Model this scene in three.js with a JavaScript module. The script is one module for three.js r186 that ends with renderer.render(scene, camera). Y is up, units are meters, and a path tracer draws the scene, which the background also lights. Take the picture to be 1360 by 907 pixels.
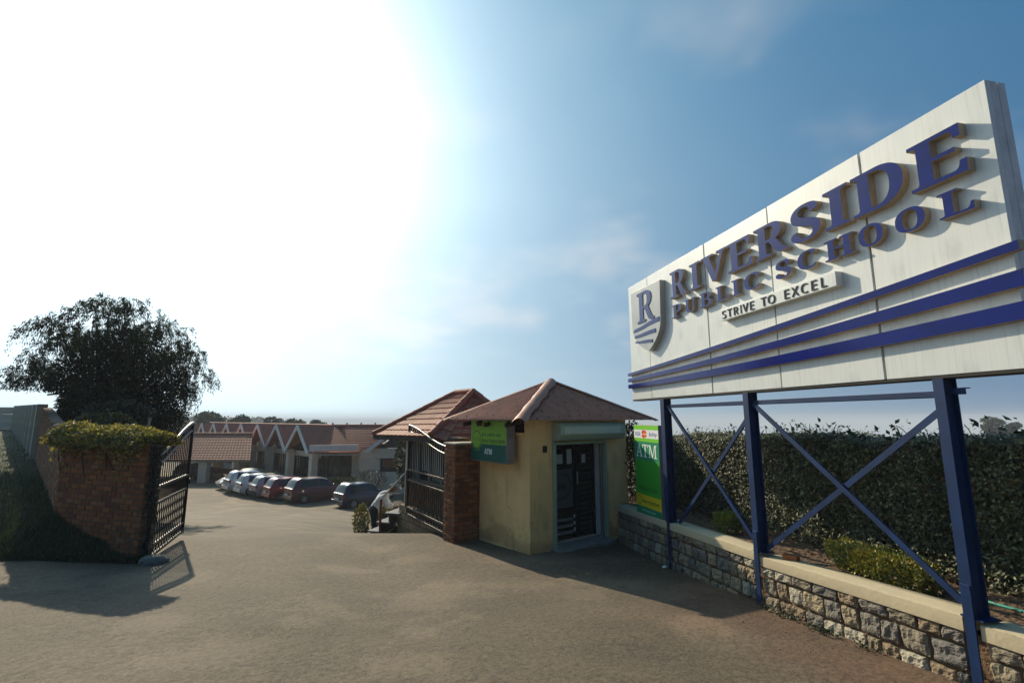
import * as THREE from 'three';
import { RoundedBoxGeometry } from 'three/addons/geometries/RoundedBoxGeometry.js';
import { mergeGeometries } from 'three/addons/utils/BufferGeometryUtils.js';
import { TextGeometry } from 'three/addons/geometries/TextGeometry.js';
import { FontLoader } from 'three/addons/loaders/FontLoader.js';
import { MarchingCubes } from 'three/addons/objects/MarchingCubes.js';

// ------------------------------------------------------------------ camera, sky, sun, exposure
const scene = new THREE.Scene();
const camera = new THREE.PerspectiveCamera(70.642, 1024 / 682, 0.05, 3000);
camera.position.set(0, 2.45, 0);
camera.rotation.set(THREE.MathUtils.degToRad(9.0117), 0, 0);

const SUN_AZ = THREE.MathUtils.degToRad(-36), SUN_EL = THREE.MathUtils.degToRad(30.5);
const sunDir = new THREE.Vector3(Math.sin(SUN_AZ) * Math.cos(SUN_EL), Math.sin(SUN_EL), -Math.cos(SUN_AZ) * Math.cos(SUN_EL));
const sun = new THREE.DirectionalLight(new THREE.Color().setRGB(1, 0.86, 0.64), 5);
sun.position.copy(sunDir).multiplyScalar(120); sun.target.position.set(0, 0, 0);
sun.castShadow = true; sun.shadow.mapSize.set(4096, 4096); sun.shadow.radius = 1.2;
Object.assign(sun.shadow.camera, { left: -70, right: 70, top: 70, bottom: -70, near: 1, far: 300 });
sun.name = 'sun'; scene.add(sun, sun.target);

// ---- noise
function rng(seed) { let s = seed >>> 0; return () => { s = (s + 0x6D2B79F5) | 0; let t = Math.imul(s ^ (s >>> 15), 1 | s); t = (t + Math.imul(t ^ (t >>> 7), 61 | t)) ^ t; return ((t ^ (t >>> 14)) >>> 0) / 4294967296; }; }
const hash3 = (x, y, z) => { let h = Math.imul(x, 374761393) + Math.imul(y, 668265263) + Math.imul(z, 2147483647 - 58) | 0; h = Math.imul(h ^ (h >>> 13), 1274126177); return ((h ^ (h >>> 16)) >>> 0) / 4294967296; };
const fade = (t) => t * t * (3 - 2 * t), mix = (a, b, t) => a + (b - a) * t, clamp = (x, a = 0, b = 1) => Math.min(b, Math.max(a, x));
const sstep = (a, b, x) => fade(clamp((x - a) / (b - a)));
function vnoise(x, y, z = 0, px = 0, py = 0) {
  const ix = Math.floor(x), iy = Math.floor(y), iz = Math.floor(z), fx = fade(x - ix), fy = fade(y - iy), fz = fade(z - iz);
  const w = (i, p) => p ? ((i % p) + p) % p : i, h = (a, b, c) => hash3(w(a, px), w(b, py), c);
  const l = (c) => mix(mix(h(ix, iy, c), h(ix + 1, iy, c), fx), mix(h(ix, iy + 1, c), h(ix + 1, iy + 1, c), fx), fy);
  return z === 0 && iz === 0 ? l(0) : mix(l(iz), l(iz + 1), fz);
}
function fbm(x, y, z, oct, px = 0, py = 0) { let s = 0, a = 0.5, n = 0; for (let i = 0; i < oct; i++) { s += a * vnoise(x, y, z, px, py); n += a; a *= 0.5; x *= 2; y *= 2; z *= 2; px *= 2; py *= 2; } return s / n; }

{ // sky: hazy blue air, the bright aureole round the sun, faint wisps of cloud
  const W = 1024, H = 512, data = new Float32Array(W * H * 4), dir = new THREE.Vector3();
  for (let r = 0; r < H; r++) for (let c = 0; c < W; c++) {
    const up = ((r + 0.5) / H - 0.5) * Math.PI, az = ((c + 0.5) / W - 0.5) * 2 * Math.PI;
    dir.set(Math.cos(az) * Math.cos(up), Math.sin(up), Math.sin(az) * Math.cos(up));
    const g = Math.acos(clamp(dir.dot(sunDir), -1, 1)) * 180 / Math.PI, el = Math.max(0, up * 180 / Math.PI);
    const low = Math.exp(-el / 14), g1 = g * (1 + 0.22 * sstep(18, 58, el) - 0.18 * low), ray = Math.exp(-Math.pow(g / 60, 2));
    const wob = 1 + 0.10 * (fbm(dir.x * 5 + 40, dir.y * 7 + 40, dir.z * 5 + 40, 4) - 0.5), glow = 1.75 / (1 + Math.pow(g1 * wob / 20.5, 2.7)) + 2.5 * Math.exp(-g / 6) + 0.18 * Math.exp(-Math.pow(g1 / 46, 2));
    const hz = (0.09 + 0.22 * ray) * Math.exp(-el / 10);
    let R = 0.0 + glow * 0.94 + hz, G = 0.09 + 0.13 * ray + glow * 1.0 + hz * 0.9, B = 0.25 + 0.17 * ray + glow * 0.96 + hz * 0.6;
    const k = 1 / Math.max(0.08, Math.sin(Math.max(0, up)) + 0.12), cx = dir.x * k, cz = dir.z * k;
    const n = fbm(cx * 1.7 + 7.3, cz * 1.7 + 2.1, 0.37, 5), n2 = fbm(cx * 0.6 + 1.1, cz * 0.6 + 9.4, 0.7, 3);
    const cl = sstep(0.54, 0.74, n * 0.74 + n2 * 0.34) * 0.42 * sstep(3, 10, el) * (1 - sstep(34, 50, el));
    const cw = 0.55 + glow * 0.8;
    R = mix(R, cw, cl); G = mix(G, cw * 1.01, cl); B = mix(B, cw * 1.02, cl);
    if (up < 0) { R = 0.44; G = 0.52; B = 0.57; }
    const o = (r * W + c) * 4; data[o] = R; data[o + 1] = G; data[o + 2] = B; data[o + 3] = 1;
  }
  const sky = new THREE.DataTexture(data, W, H, THREE.RGBAFormat, THREE.FloatType);
  sky.mapping = THREE.EquirectangularReflectionMapping; sky.magFilter = THREE.LinearFilter; sky.needsUpdate = true;
  scene.background = sky; scene.environment = sky;
}
scene.backgroundIntensity = 1; scene.environmentIntensity = 1;
scene.fog = new THREE.FogExp2(new THREE.Color(0.93, 0.97, 1), 0.0009);
const renderer = new THREE.WebGLRenderer();
renderer.toneMapping = THREE.LinearToneMapping;
renderer.toneMappingExposure = 1.02;
renderer.shadowMap.enabled = true;

// ------------------------------------------------------------------ helpers
const V = (x, y, z) => new THREE.Vector3(x, y, z), rgb = (r, g, b) => new THREE.Color().setRGB(r, g, b);
const rnd = rng(20240607), rr = (a, b) => a + (b - a) * rnd();
const names = new Map();
function numbered(n) { const k = names.get(n) ?? 0; names.set(n, k + 1); return k ? n + '_' + String(k).padStart(3, '0') : n; }
function tag(o, label, category, group) { o.userData.label = label; o.userData.category = category; if (group) o.userData.group = group; return o; }
function thing(name, label, category, p = [0, 0, 0], turn = 0, group) { const g = new THREE.Group(); g.name = numbered(name); g.position.set(...p); g.rotation.y = turn; scene.add(g); return tag(g, label, category, group); }
function part(name, geo, mat, parent) { const m = new THREE.Mesh(geo, mat); m.name = name; m.castShadow = m.receiveShadow = true; parent.add(m); return m; }
function struct(name, geo, mat) { const m = part(name, geo, mat, scene); m.userData.kind = 'structure'; return m; }
const merged = (list) => mergeGeometries(list.map((g) => { const h = g.index ? g.toNonIndexed() : g; for (const k of Object.keys(h.attributes)) if (!['position', 'normal', 'uv'].includes(k)) h.deleteAttribute(k); if (!h.attributes.uv) h.setAttribute('uv', new THREE.BufferAttribute(new Float32Array(h.attributes.position.count * 2), 2)); return h; }));
// uv in metres from the side a face points to
function metric(g, s = 1) {
  if (g.index) g = g.toNonIndexed();
  const p = g.attributes.position, n = g.attributes.normal, uv = new Float32Array(p.count * 2);
  for (let i = 0; i < p.count; i++) {
    const ax = Math.abs(n.getX(i)), ay = Math.abs(n.getY(i)), az = Math.abs(n.getZ(i));
    const [u, v] = ax > ay && ax > az ? [p.getZ(i), p.getY(i)] : ay > az ? [p.getX(i), p.getZ(i)] : [p.getX(i), p.getY(i)];
    uv[i * 2] = u / s; uv[i * 2 + 1] = v / s;
  }
  g.setAttribute('uv', new THREE.BufferAttribute(uv, 2)); return g;
}
const box = (w, h, d, x = 0, y = 0, z = 0, r = 0.006) => metric(new RoundedBoxGeometry(w, h, d, 1, Math.min(r, w / 3, h / 3, d / 3)).translate(x, y, z));
// a bar of rectangular section from a to b
function bar(a, b, w, d, up = V(0, 1, 0)) {
  const L = a.distanceTo(b), z = b.clone().sub(a).normalize(), x = up.clone().cross(z); if (x.lengthSq() < 1e-6) x.set(1, 0, 0); x.normalize();
  const g = metric(new THREE.BoxGeometry(w, d, L));
  return g.applyMatrix4(new THREE.Matrix4().makeBasis(x, z.clone().cross(x), z).setPosition(a.clone().add(b).multiplyScalar(0.5)));
}
const rod = (a, b, r, seg = 8, r2 = r) => { const L = a.distanceTo(b), g = new THREE.CylinderGeometry(r2, r, L, seg); return g.applyQuaternion(new THREE.Quaternion().setFromUnitVectors(V(0, 1, 0), b.clone().sub(a).normalize())).translate((a.x + b.x) / 2, (a.y + b.y) / 2, (a.z + b.z) / 2); };
const tube = (pts, r, seg = 24, rad = 8) => new THREE.TubeGeometry(new THREE.CatmullRomCurve3(pts), seg, r, rad);
// flat faces from a list of polygons (fans)
function faces(polys) {
  const p = [];
  for (const f of polys) for (let i = 1; i < f.length - 1; i++) for (const v of [f[0], f[i], f[i + 1]]) p.push(v.x, v.y, v.z);
  const g = new THREE.BufferGeometry(); g.setAttribute('position', new THREE.Float32BufferAttribute(p, 3)); g.computeVertexNormals(); return metric(g);
}
// a polygon plate with thickness
function plate(pts, t) {
  const n = pts[1].clone().sub(pts[0]).cross(pts[2].clone().sub(pts[0])).normalize().multiplyScalar(-t), q = pts.map((p) => p.clone().add(n)), f = [pts, [...q].reverse()];
  pts.forEach((p, i) => { const j = (i + 1) % pts.length; f.push([p, q[i], q[j], pts[j]]); });
  return faces(f);
}
function grid(nx, ny, fn, uvs = 1) {
  const p = [], uv = [], ix = [];
  for (let j = 0; j <= ny; j++) for (let i = 0; i <= nx; i++) { const v = fn(i / nx, j / ny); p.push(v.x, v.y, v.z); uv.push(v.x / uvs, v.z / uvs); }
  for (let j = 0; j < ny; j++) for (let i = 0; i < nx; i++) { const a = j * (nx + 1) + i, b = a + 1, c = a + nx + 1, d = c + 1; ix.push(a, b, d, a, d, c); }
  const g = new THREE.BufferGeometry(); g.setAttribute('position', new THREE.Float32BufferAttribute(p, 3)); g.setAttribute('uv', new THREE.Float32BufferAttribute(uv, 2)); g.setIndex(ix); g.computeVertexNormals(); return g;
}
function colored(g, fn) { const p = g.attributes.position, c = new Float32Array(p.count * 3); for (let i = 0; i < p.count; i++) { const v = fn(p.getX(i), p.getY(i), p.getZ(i)); c.set(v, i * 3); } g.setAttribute('color', new THREE.BufferAttribute(c, 3)); return g; }

// ---- textures (values are linear reflectance multipliers stored as sRGB)
const toS = (v) => Math.round(255 * clamp(v <= 0.0031308 ? v * 12.92 : 1.055 * Math.pow(v, 1 / 2.4) - 0.055));
function texture(w, h, fn, srgb = true) {
  const d = new Uint8Array(w * h * 4);
  for (let y = 0; y < h; y++) for (let x = 0; x < w; x++) { const v = fn(x / w, y / h), o = (y * w + x) * 4; for (let k = 0; k < 3; k++) d[o + k] = srgb ? toS(Array.isArray(v) ? v[k] : v) : Math.round(255 * clamp(v)); d[o + 3] = 255; }
  const t = new THREE.DataTexture(d, w, h); t.wrapS = t.wrapT = THREE.RepeatWrapping; t.magFilter = THREE.LinearFilter; t.minFilter = THREE.LinearMipmapLinearFilter; t.generateMipmaps = true; if (srgb) t.colorSpace = THREE.SRGBColorSpace; t.needsUpdate = true; return t;
}
const tint = (base, k) => base.map((b) => b * k);
const grit = texture(2048, 2048, (u, v) => {
  const X = u * 2048, Y = v * 2048, s = hash3(Math.floor(X), Math.floor(Y), 5), s1 = hash3(Math.floor(X / 2), Math.floor(Y / 2), 6), s2 = vnoise(u * 500, v * 500, 0, 500, 500), s3 = vnoise(u * 170, v * 170, 0, 170, 170), f = fbm(u * 9, v * 9, 0, 6, 9, 9), f2 = fbm(u * 4 + 0.5, v * 4, 0, 6, 4, 4);
  const stone = s1 > 0.965 ? 0.55 : s1 < 0.03 ? -0.3 : 0, stain = 0.13 * sstep(0.60, 0.66, f2 + 0.16 * (s3 - 0.5) + 0.08 * (s - 0.5)), wornPale = 0.16 * sstep(0.58, 0.66, f + 0.1 * (s2 - 0.5)), cr = fbm(u * 5, v * 5 + 0.3, 0, 5, 5, 5), crack = Math.abs(cr - 0.5) < 0.0016 && f2 > 0.62 ? 0.2 : 0;
  const k = 0.62 + 0.30 * (s - 0.5) + 0.34 * (s2 - 0.5) + 0.26 * (s3 - 0.5) + 0.3 * (f - 0.5) + stone - stain - crack + wornPale; return [k, k * 0.985, k * mix(0.93, 0.98, f2)];
});
const gritBump = texture(512, 512, (u, v) => 0.5 * hash3(Math.floor(u * 512), Math.floor(v * 512), 3) + 0.5 * vnoise(u * 170, v * 170, 0, 170, 170), false);
const plaster = texture(512, 512, (u, v) => { const f = fbm(u * 5, v * 5, 0, 6, 5, 5), s = hash3(Math.floor(u * 512), Math.floor(v * 512), 1), k = 0.86 + 0.22 * (f - 0.5) + 0.06 * (s - 0.5); return [k, k * mix(1, 0.97, f), k * mix(1, 0.92, f)]; });
const kioskTex = texture(1024, 1024, (u, v) => { const f = fbm(u * 9, v * 9, 0, 6, 9, 9), f2 = fbm(u * 26, v * 5, 0, 5, 26, 5), f3 = fbm(u * 40, v * 40, 0, 4, 40, 40), s = hash3(Math.floor(u * 1024), Math.floor(v * 1024), 1), k = 0.9 + 0.24 * (f - 0.5) + 0.07 * (s - 0.5) - 0.16 * sstep(0.56, 0.76, f2); const d = 0.55 * sstep(0.05, -0.05, v + 0.30 * (f - 0.5) + 0.12 * (f3 - 0.5) - 0.09) + 0.3 * sstep(0.62, 0.7, f3 * 0.5 + f * 0.5 + (v < 0.3 ? 0.02 : -0.06)); return [mix(k, 0.62 * k, d), mix(k * 0.99, 0.45 * k, d), mix(k * 0.94, 0.42 * k, d)]; }); kioskTex.repeat.set(1 / 2.7, 1 / 2.7);
const rough = texture(512, 512, (u, v) => fbm(u * 24, v * 24, 0, 5, 24, 24), false);
const weather = texture(512, 512, (u, v) => { const f = fbm(u * 8, v * 8, 0, 6, 8, 8), s = hash3(Math.floor(u * 512), Math.floor(v * 512), 2), k = 0.72 + 0.5 * (f - 0.5) + 0.16 * (s - 0.5); return k + 0.12; });
const streaks = texture(1024, 512, (u, v) => { const a = fbm(u * 90, v * 2.0, 0, 3, 90, 2), b = fbm(u * 6, v * 4, 0, 5, 6, 4), c = fbm(u * 240, v * 3, 0, 2, 240, 3), k = 1 - 0.12 * sstep(0.5, 0.85, a) - 0.14 * sstep(0.45, 0.8, b) - 0.06 * c; return [k, k * 0.99, k * 0.93]; });
const rustTex = texture(512, 512, (u, v) => { const f = fbm(u * 7, v * 7, 0, 6, 7, 7), s = fbm(u * 60, v * 6, 0, 3, 60, 6), k = 0.62 + 0.55 * f + 0.25 * (s - 0.5); return [k * 1.0, k * mix(1.05, 0.85, f), k * mix(1.1, 0.8, f)]; });

const std = (c, roughness = 0.85, extra = {}) => new THREE.MeshStandardMaterial({ color: c, roughness, ...extra });
const phys = (c, roughness, extra = {}) => new THREE.MeshPhysicalMaterial({ color: c, roughness, ...extra });
const M = {
  asphalt: std(rgb(1, 1, 1), 0.9, { map: grit, bumpMap: gritBump, bumpScale: 0.006, vertexColors: true }),
  earth: std(rgb(0.16, 0.12, 0.075), 0.95, { map: grit }),
  bank: std(rgb(0.035, 0.05, 0.018), 0.95, { map: weather }),
  soil: std(rgb(0.17, 0.10, 0.055), 0.96, { map: weather, bumpMap: rough, bumpScale: 0.03 }),
  bricks: [[0.32, 0.108, 0.032], [0.38, 0.135, 0.04], [0.26, 0.088, 0.028], [0.35, 0.145, 0.055], [0.21, 0.078, 0.032]].map((c) => std(rgb(...c), 0.9, { map: weather, bumpMap: rough, bumpScale: 0.004 })),
  mortar: std(rgb(0.16, 0.115, 0.08), 0.95, { map: weather }),
  stones: [[0.25, 0.21, 0.145], [0.29, 0.235, 0.15], [0.36, 0.285, 0.175], [0.18, 0.165, 0.14], [0.28, 0.205, 0.125], [0.46, 0.41, 0.30], [0.22, 0.195, 0.155]].map((c) => std(rgb(...c), 0.9, { map: weather, bumpMap: rough, bumpScale: 0.012 })),
  cap: std(rgb(0.60, 0.51, 0.33), 0.85, { map: plaster, bumpMap: rough, bumpScale: 0.003 }),
  cream: std(rgb(0.92, 0.63, 0.27), 0.8, { map: kioskTex, bumpMap: rough, bumpScale: 0.002 }),
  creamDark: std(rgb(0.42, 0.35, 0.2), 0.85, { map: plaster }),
  concrete: std(rgb(0.64, 0.59, 0.46), 0.9, { map: plaster, bumpMap: rough, bumpScale: 0.004 }),
  hall: std(rgb(0.78, 0.70, 0.54), 0.85, { map: plaster }),
  fascia: std(rgb(0.84, 0.82, 0.74), 0.8, { map: plaster }),
  tile: std(rgb(0.37, 0.13, 0.07), 0.75, { map: rustTex }),
  tileEdge: std(rgb(0.38, 0.145, 0.085), 0.75, { map: rustTex }),
  tin: std(rgb(0.40, 0.165, 0.09), 0.5, { map: rustTex, metalness: 0.15 }),
  tinCap: std(rgb(0.40, 0.19, 0.115), 0.5, { map: rustTex, metalness: 0.15 }),
  navy: phys(rgb(0.003, 0.028, 0.105), 0.55, { map: weather, specularIntensity: 0.6 }),
  black: std(rgb(0.012, 0.012, 0.015), 0.38, { metalness: 0.3 }),
  panel: phys(rgb(0.70, 0.725, 0.73), 0.38, { map: streaks, clearcoat: 0.25, clearcoatRoughness: 0.25 }),
  panelSide: std(rgb(0.70, 0.725, 0.73), 0.5, { map: weather }),
  dark: std(rgb(0.02, 0.018, 0.016), 0.8),
  blue: phys(rgb(0.0025, 0.008, 0.155), 0.17, { map: weather, specularIntensity: 0.8 }),
  blueSide: std(rgb(0.46, 0.37, 0.26), 0.75, { map: weather }),
  crest: phys(rgb(0.40, 0.41, 0.40), 0.35, { map: streaks, clearcoat: 0.3 }),
  white: std(rgb(0.78, 0.78, 0.75), 0.5, { map: plaster }),
  mint: std(rgb(0.36, 0.47, 0.34), 0.6, { map: plaster }),
  glassDark: phys(rgb(0.012, 0.016, 0.018), 0.08, { specularIntensity: 0.8 }),
  frost: std(rgb(0.07, 0.085, 0.09), 0.45),
  alu: std(rgb(0.5, 0.5, 0.5), 0.35, { metalness: 0.8 }),
  grey: std(rgb(0.30, 0.28, 0.25), 0.6, { map: weather }),
  rust: std(rgb(0.20, 0.06, 0.025), 0.7, { map: rustTex }),
  slab: std(rgb(0.12, 0.12, 0.12), 0.5, { map: weather }),
  bark: std(rgb(0.07, 0.05, 0.035), 0.95, { map: weather, bumpMap: rough, bumpScale: 0.02 }),
  hose: std(rgb(0.03, 0.28, 0.2), 0.45), paper: std(rgb(0.85, 0.85, 0.83), 0.8, { side: THREE.DoubleSide }),
  tyre: std(rgb(0.015, 0.015, 0.015), 0.85), rim: std(rgb(0.45, 0.45, 0.46), 0.35, { metalness: 0.7 }),
  carGlass: phys(rgb(0.02, 0.028, 0.032), 0.05, { specularIntensity: 1 }), trim: std(rgb(0.02, 0.02, 0.02), 0.6), red: phys(rgb(0.35, 0.01, 0.008), 0.2), lamp: phys(rgb(0.7, 0.7, 0.7), 0.1, { clearcoat: 1 }),
};
const leafMat = (c, t = 0.35, r = 0.55) => phys(c, r, { transmission: t, thickness: 0, side: THREE.DoubleSide });

// ------------------------------------------------------------------ ground
const spline = (xs, ys) => (x) => {
  if (x <= xs[0]) return ys[0]; const n = xs.length; if (x >= xs[n - 1]) return ys[n - 1];
  let i = 0; while (x > xs[i + 1]) i++;
  const m = (k) => k === 0 ? (ys[1] - ys[0]) / (xs[1] - xs[0]) : k === n - 1 ? (ys[n - 1] - ys[n - 2]) / (xs[n - 1] - xs[n - 2]) : ((ys[k + 1] - ys[k]) / (xs[k + 1] - xs[k]) + (ys[k] - ys[k - 1]) / (xs[k] - xs[k - 1])) / 2;
  const h = xs[i + 1] - xs[i], t = (x - xs[i]) / h, t2 = t * t, t3 = t2 * t;
  return (2 * t3 - 3 * t2 + 1) * ys[i] + (t3 - 2 * t2 + t) * h * m(i) + (-2 * t3 + 3 * t2) * ys[i + 1] + (t3 - t2) * h * m(i + 1);
};
const profR = spline([-12, 0, 4, 6.4, 8.4, 9.3, 10.2, 11.3, 12.4, 13.5, 15, 18, 24, 31, 45, 90], [1.1, 0.78, 0.42, 0.21, 0.03, 0, -0.05, -0.1, -0.42, -0.85, -1.2, -1.8, -2.55, -3.08, -3.15, -3.3]);
const profL = spline([-12, 0, 4, 6, 8.3, 10.3, 13.5, 18, 24, 31, 45, 90], [1.1, 0.78, 0.5, 0.34, 0.19, 0.05, -0.45, -1.2, -2.25, -3.08, -3.15, -3.3]);
const groundAt = (x, z) => { const d = -z, s = sstep(-0.46, -0.24, x / Math.max(4, d)), w = d < 5 ? sstep(-5, 1, x) : s; return mix(profL(d), profR(d), w) + 0.004 * (fbm(x * 0.7 + 40, d * 0.7 + 40, 0.3, 3) - 0.5); };
{
  const g = grid(260, 420, (u, v) => { const z = mix(10, -95, Math.pow(v, 1.35)), x = mix(-75, 26, u); return V(x, groundAt(x, z), z); }, 8);
  colored(g, (x, y, z) => {
    const d = -z, u = 0.21 * (x - 2.543) + 0.978 * (z + 8.426), off = -0.978 * (x - 2.543) + 0.21 * (z + 8.426);
    const n = fbm(x * 0.9 + 11, z * 0.9 + 5, 0.2, 5), n2 = fbm(x * 0.22 + 3, z * 0.22 + 8, 0.6, 4), n3 = fbm(x * 3.1 + 3, z * 3.1 + 8, 0.6, 3);
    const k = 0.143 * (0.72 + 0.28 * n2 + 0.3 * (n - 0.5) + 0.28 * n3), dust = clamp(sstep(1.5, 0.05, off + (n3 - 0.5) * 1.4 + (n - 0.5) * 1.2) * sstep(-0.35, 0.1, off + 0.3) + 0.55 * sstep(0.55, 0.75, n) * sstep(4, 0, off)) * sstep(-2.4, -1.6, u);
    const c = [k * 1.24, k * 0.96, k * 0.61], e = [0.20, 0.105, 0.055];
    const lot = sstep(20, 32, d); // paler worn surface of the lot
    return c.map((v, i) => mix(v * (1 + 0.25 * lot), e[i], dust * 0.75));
  });
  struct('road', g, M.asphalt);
  struct('ground', grid(120, 120, (u, v) => { const x = Math.sign(u - 0.5) * Math.pow(Math.abs(u - 0.5) * 2, 2) * 750, z = -60 - Math.sign(v - 0.5) * Math.pow(Math.abs(v - 0.5) * 2, 2) * 750; return V(x, -3.6 - 0.045 * Math.max(0, Math.hypot(x, z) - 120), z); }, 8), M.earth); // a hilltop: the land falls away into the haze
}

// ------------------------------------------------------------------ leaves
const leafGeo = (() => { // a pointed leaf folded along its midrib, length 1 along +y
  const p = [0, 0, 0, 0.28, 0.45, 0.08, 0, 0.5, 0, -0.28, 0.45, 0.08, 0, 1, -0.1];
  const g = new THREE.BufferGeometry(); g.setAttribute('position', new THREE.Float32BufferAttribute(p, 3)); g.setAttribute('uv', new THREE.Float32BufferAttribute(new Float32Array(10), 2)); g.setIndex([0, 1, 2, 1, 4, 2, 0, 2, 3, 3, 2, 4]); g.computeVertexNormals(); return g;
})();
const slimLeaf = leafGeo.clone().scale(0.42, 1, 0.6);
// list of {p, dir, s, c}
function leaves(name, list, mat, parent, geo = leafGeo) {
  const m = new THREE.InstancedMesh(geo, mat, list.length), mt = new THREE.Matrix4(), q = new THREE.Quaternion(), q2 = new THREE.Quaternion(), up = V(0, 1, 0), col = new THREE.Color();
  const bx = V(0, 0, 0), bz = V(0, 0, 0), bm = new THREE.Matrix4();
  list.forEach((l, i) => { if (l.n) { bx.copy(l.dir).cross(l.n).normalize(); bz.copy(l.n).normalize(); m.setMatrixAt(i, mt.compose(l.p, q.setFromRotationMatrix(bm.makeBasis(bx, bz.clone().cross(bx), bz)), V(l.s, l.s, l.s))); m.setColorAt(i, col.setRGB(...l.c)); return; }
    q.setFromUnitVectors(up, l.dir.normalize()); q2.setFromAxisAngle(up, l.turn ?? rnd() * 6.283); m.setMatrixAt(i, mt.compose(l.p, q.multiply(q2), V(l.s, l.s, l.s))); m.setColorAt(i, col.setRGB(...l.c)); });
  m.name = name; m.castShadow = m.receiveShadow = true; m.userData.kind = 'stuff'; parent.add(m); return m;
}
const rdir = () => { const z = rr(-1, 1), a = rr(0, 6.283), s = Math.sqrt(1 - z * z); return V(s * Math.cos(a), z, s * Math.sin(a)); };
const vary = (c, k = 0.35) => { const b = 1 + rr(-k, k), h = rr(-0.12, 0.12); return [c[0] * b * (1 + h), c[1] * b, c[2] * b * (1 - h)]; };
const W1 = rgb(1, 1, 1);
const matLeaf = leafMat(W1, 0.3, 0.6), matGloss = leafMat(W1, 0.25, 0.62), matThin = leafMat(W1, 0.5, 0.7);
// bushy mound filling an ellipsoid (clipped flat where flat is set)
function mound(parent, c, r, n, size, color, o = {}) {
  const list = [];
  while (list.length < n) {
    const d = rdir(), bump = 0.80 + 0.40 * vnoise(d.x * 2.4 + c.x * 3 + 9, d.y * 2.4 + 7, d.z * 2.4 + 5 + c.z), k = Math.pow(rnd(), 0.22) * bump * (o.box ? Math.min(1.45, 1 / Math.max(Math.abs(d.x), Math.abs(d.y), Math.abs(d.z))) * 0.82 : 1);
    const p = V(c.x + d.x * r.x * k, c.y + d.y * r.y * k, c.z + d.z * r.z * k); if (p.y < (o.floor ?? -9)) continue;
    list.push({ p, dir: d.clone().multiplyScalar(0.9).add(rdir()).add(V(0, o.lift ?? 0.4, 0)), s: size * rr(0.6, 1.25), c: vary(rnd() < (o.mixed ?? 0) ? o.second : color, o.vary ?? 0.4) });
  }
  return leaves(o.name ?? 'foliage', list, o.mat ?? matLeaf, parent, o.geo ?? leafGeo);
}
// ------------------------------------------------------------------ masonry
const brickGeo = [0, 1, 2].map((k) => metric(new RoundedBoxGeometry(0.215, 0.072, 0.1, 1, 0.008).translate(0.33 * k, 0.21 * k, 0), 0.5).translate(-0.33 * k, -0.21 * k, 0));
// bricks on the front of a wall that runs along parent's +x from x0 to x1, between bottom(x) and top(x)
function brickFace(parent, x0, x1, bottom, top, zFace, budget, end) {
  const rest = []; let row = 0;
  const lo = Math.min(bottom(x0), bottom(x1)), hi = Math.max(top(x0), top(x1));
  for (let y = hi - 0.045; y > lo; y -= 0.086, row++) for (let x = x0 - (row % 2) * 0.115; x < x1; x += 0.23) {
    const a = Math.max(x, x0), b = Math.min(x + 0.218, x1), cx = (a + b) / 2; if (b - a < 0.04 || y > top(cx) - 0.035 || y < bottom(cx)) continue;
    const g = brickGeo[Math.floor(rnd() * 3)], s = (b - a) / 0.215, z = zFace - 0.05 + rr(-0.004, 0.006), mi = Math.floor(rnd() * 5);
    if (budget.left > 0) { const m = part('brick', g, M.bricks[mi], parent); m.position.set(cx, y, z); m.scale.x = s; m.rotation.z = rr(-0.01, 0.01); budget.left--; }
    else rest.push([mi, g.clone().scale(s, 1, 1).translate(cx, y, z)]);
  }
  for (let i = 0; i < 5; i++) { const l = rest.filter((r) => r[0] === i).map((r) => r[1]); if (l.length) part('brickwork', merged(l), M.bricks[i], parent).userData.kind = 'stuff'; }
}
// a lapped, ribbed tile slope between eave a-b and ridge d-c; returns one geometry per course
function tileCourses(a, b, c, d, rows, cols, lap = 0.03, wave = 0.02) {
  const n = b.clone().sub(a).add(c.clone().sub(d)).cross(d.clone().sub(a).add(c.clone().sub(b))).normalize(); if (n.y < 0) n.negate();
  const at = (u, v, h) => a.clone().lerp(b, u).lerp(d.clone().lerp(c, u), v).addScaledVector(n, h), out = [];
  for (let r = 0; r < rows; r++) {
    const v0 = r / rows, v1 = Math.min(1, (r + 1.12) / rows), S = cols * 4, p = [], ix = [];
    for (let i = 0; i <= S; i++) { const u = i / S, w = wave * (0.5 + 0.5 * Math.cos(i / 4 * 6.2832)) + (i % 4 === 0 ? 0.004 * (hash3(r, i, 4) - 0.5) : 0); for (const q of [at(u, v0, -0.01), at(u, v0, lap + w), at(u, v1, w * 0.9 + 0.004)]) p.push(q.x, q.y, q.z); }
    for (let i = 0; i < S; i++) { const k = i * 3, m = k + 3; ix.push(k, m, k + 1, m, m + 1, k + 1, k + 1, m + 1, k + 2, m + 1, m + 2, k + 2); }
    let g = new THREE.BufferGeometry(); g.setAttribute('position', new THREE.Float32BufferAttribute(p, 3)); g.setIndex(ix); g = g.toNonIndexed(); g.computeVertexNormals(); out.push(metric(g));
  }
  return out;
}

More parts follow.
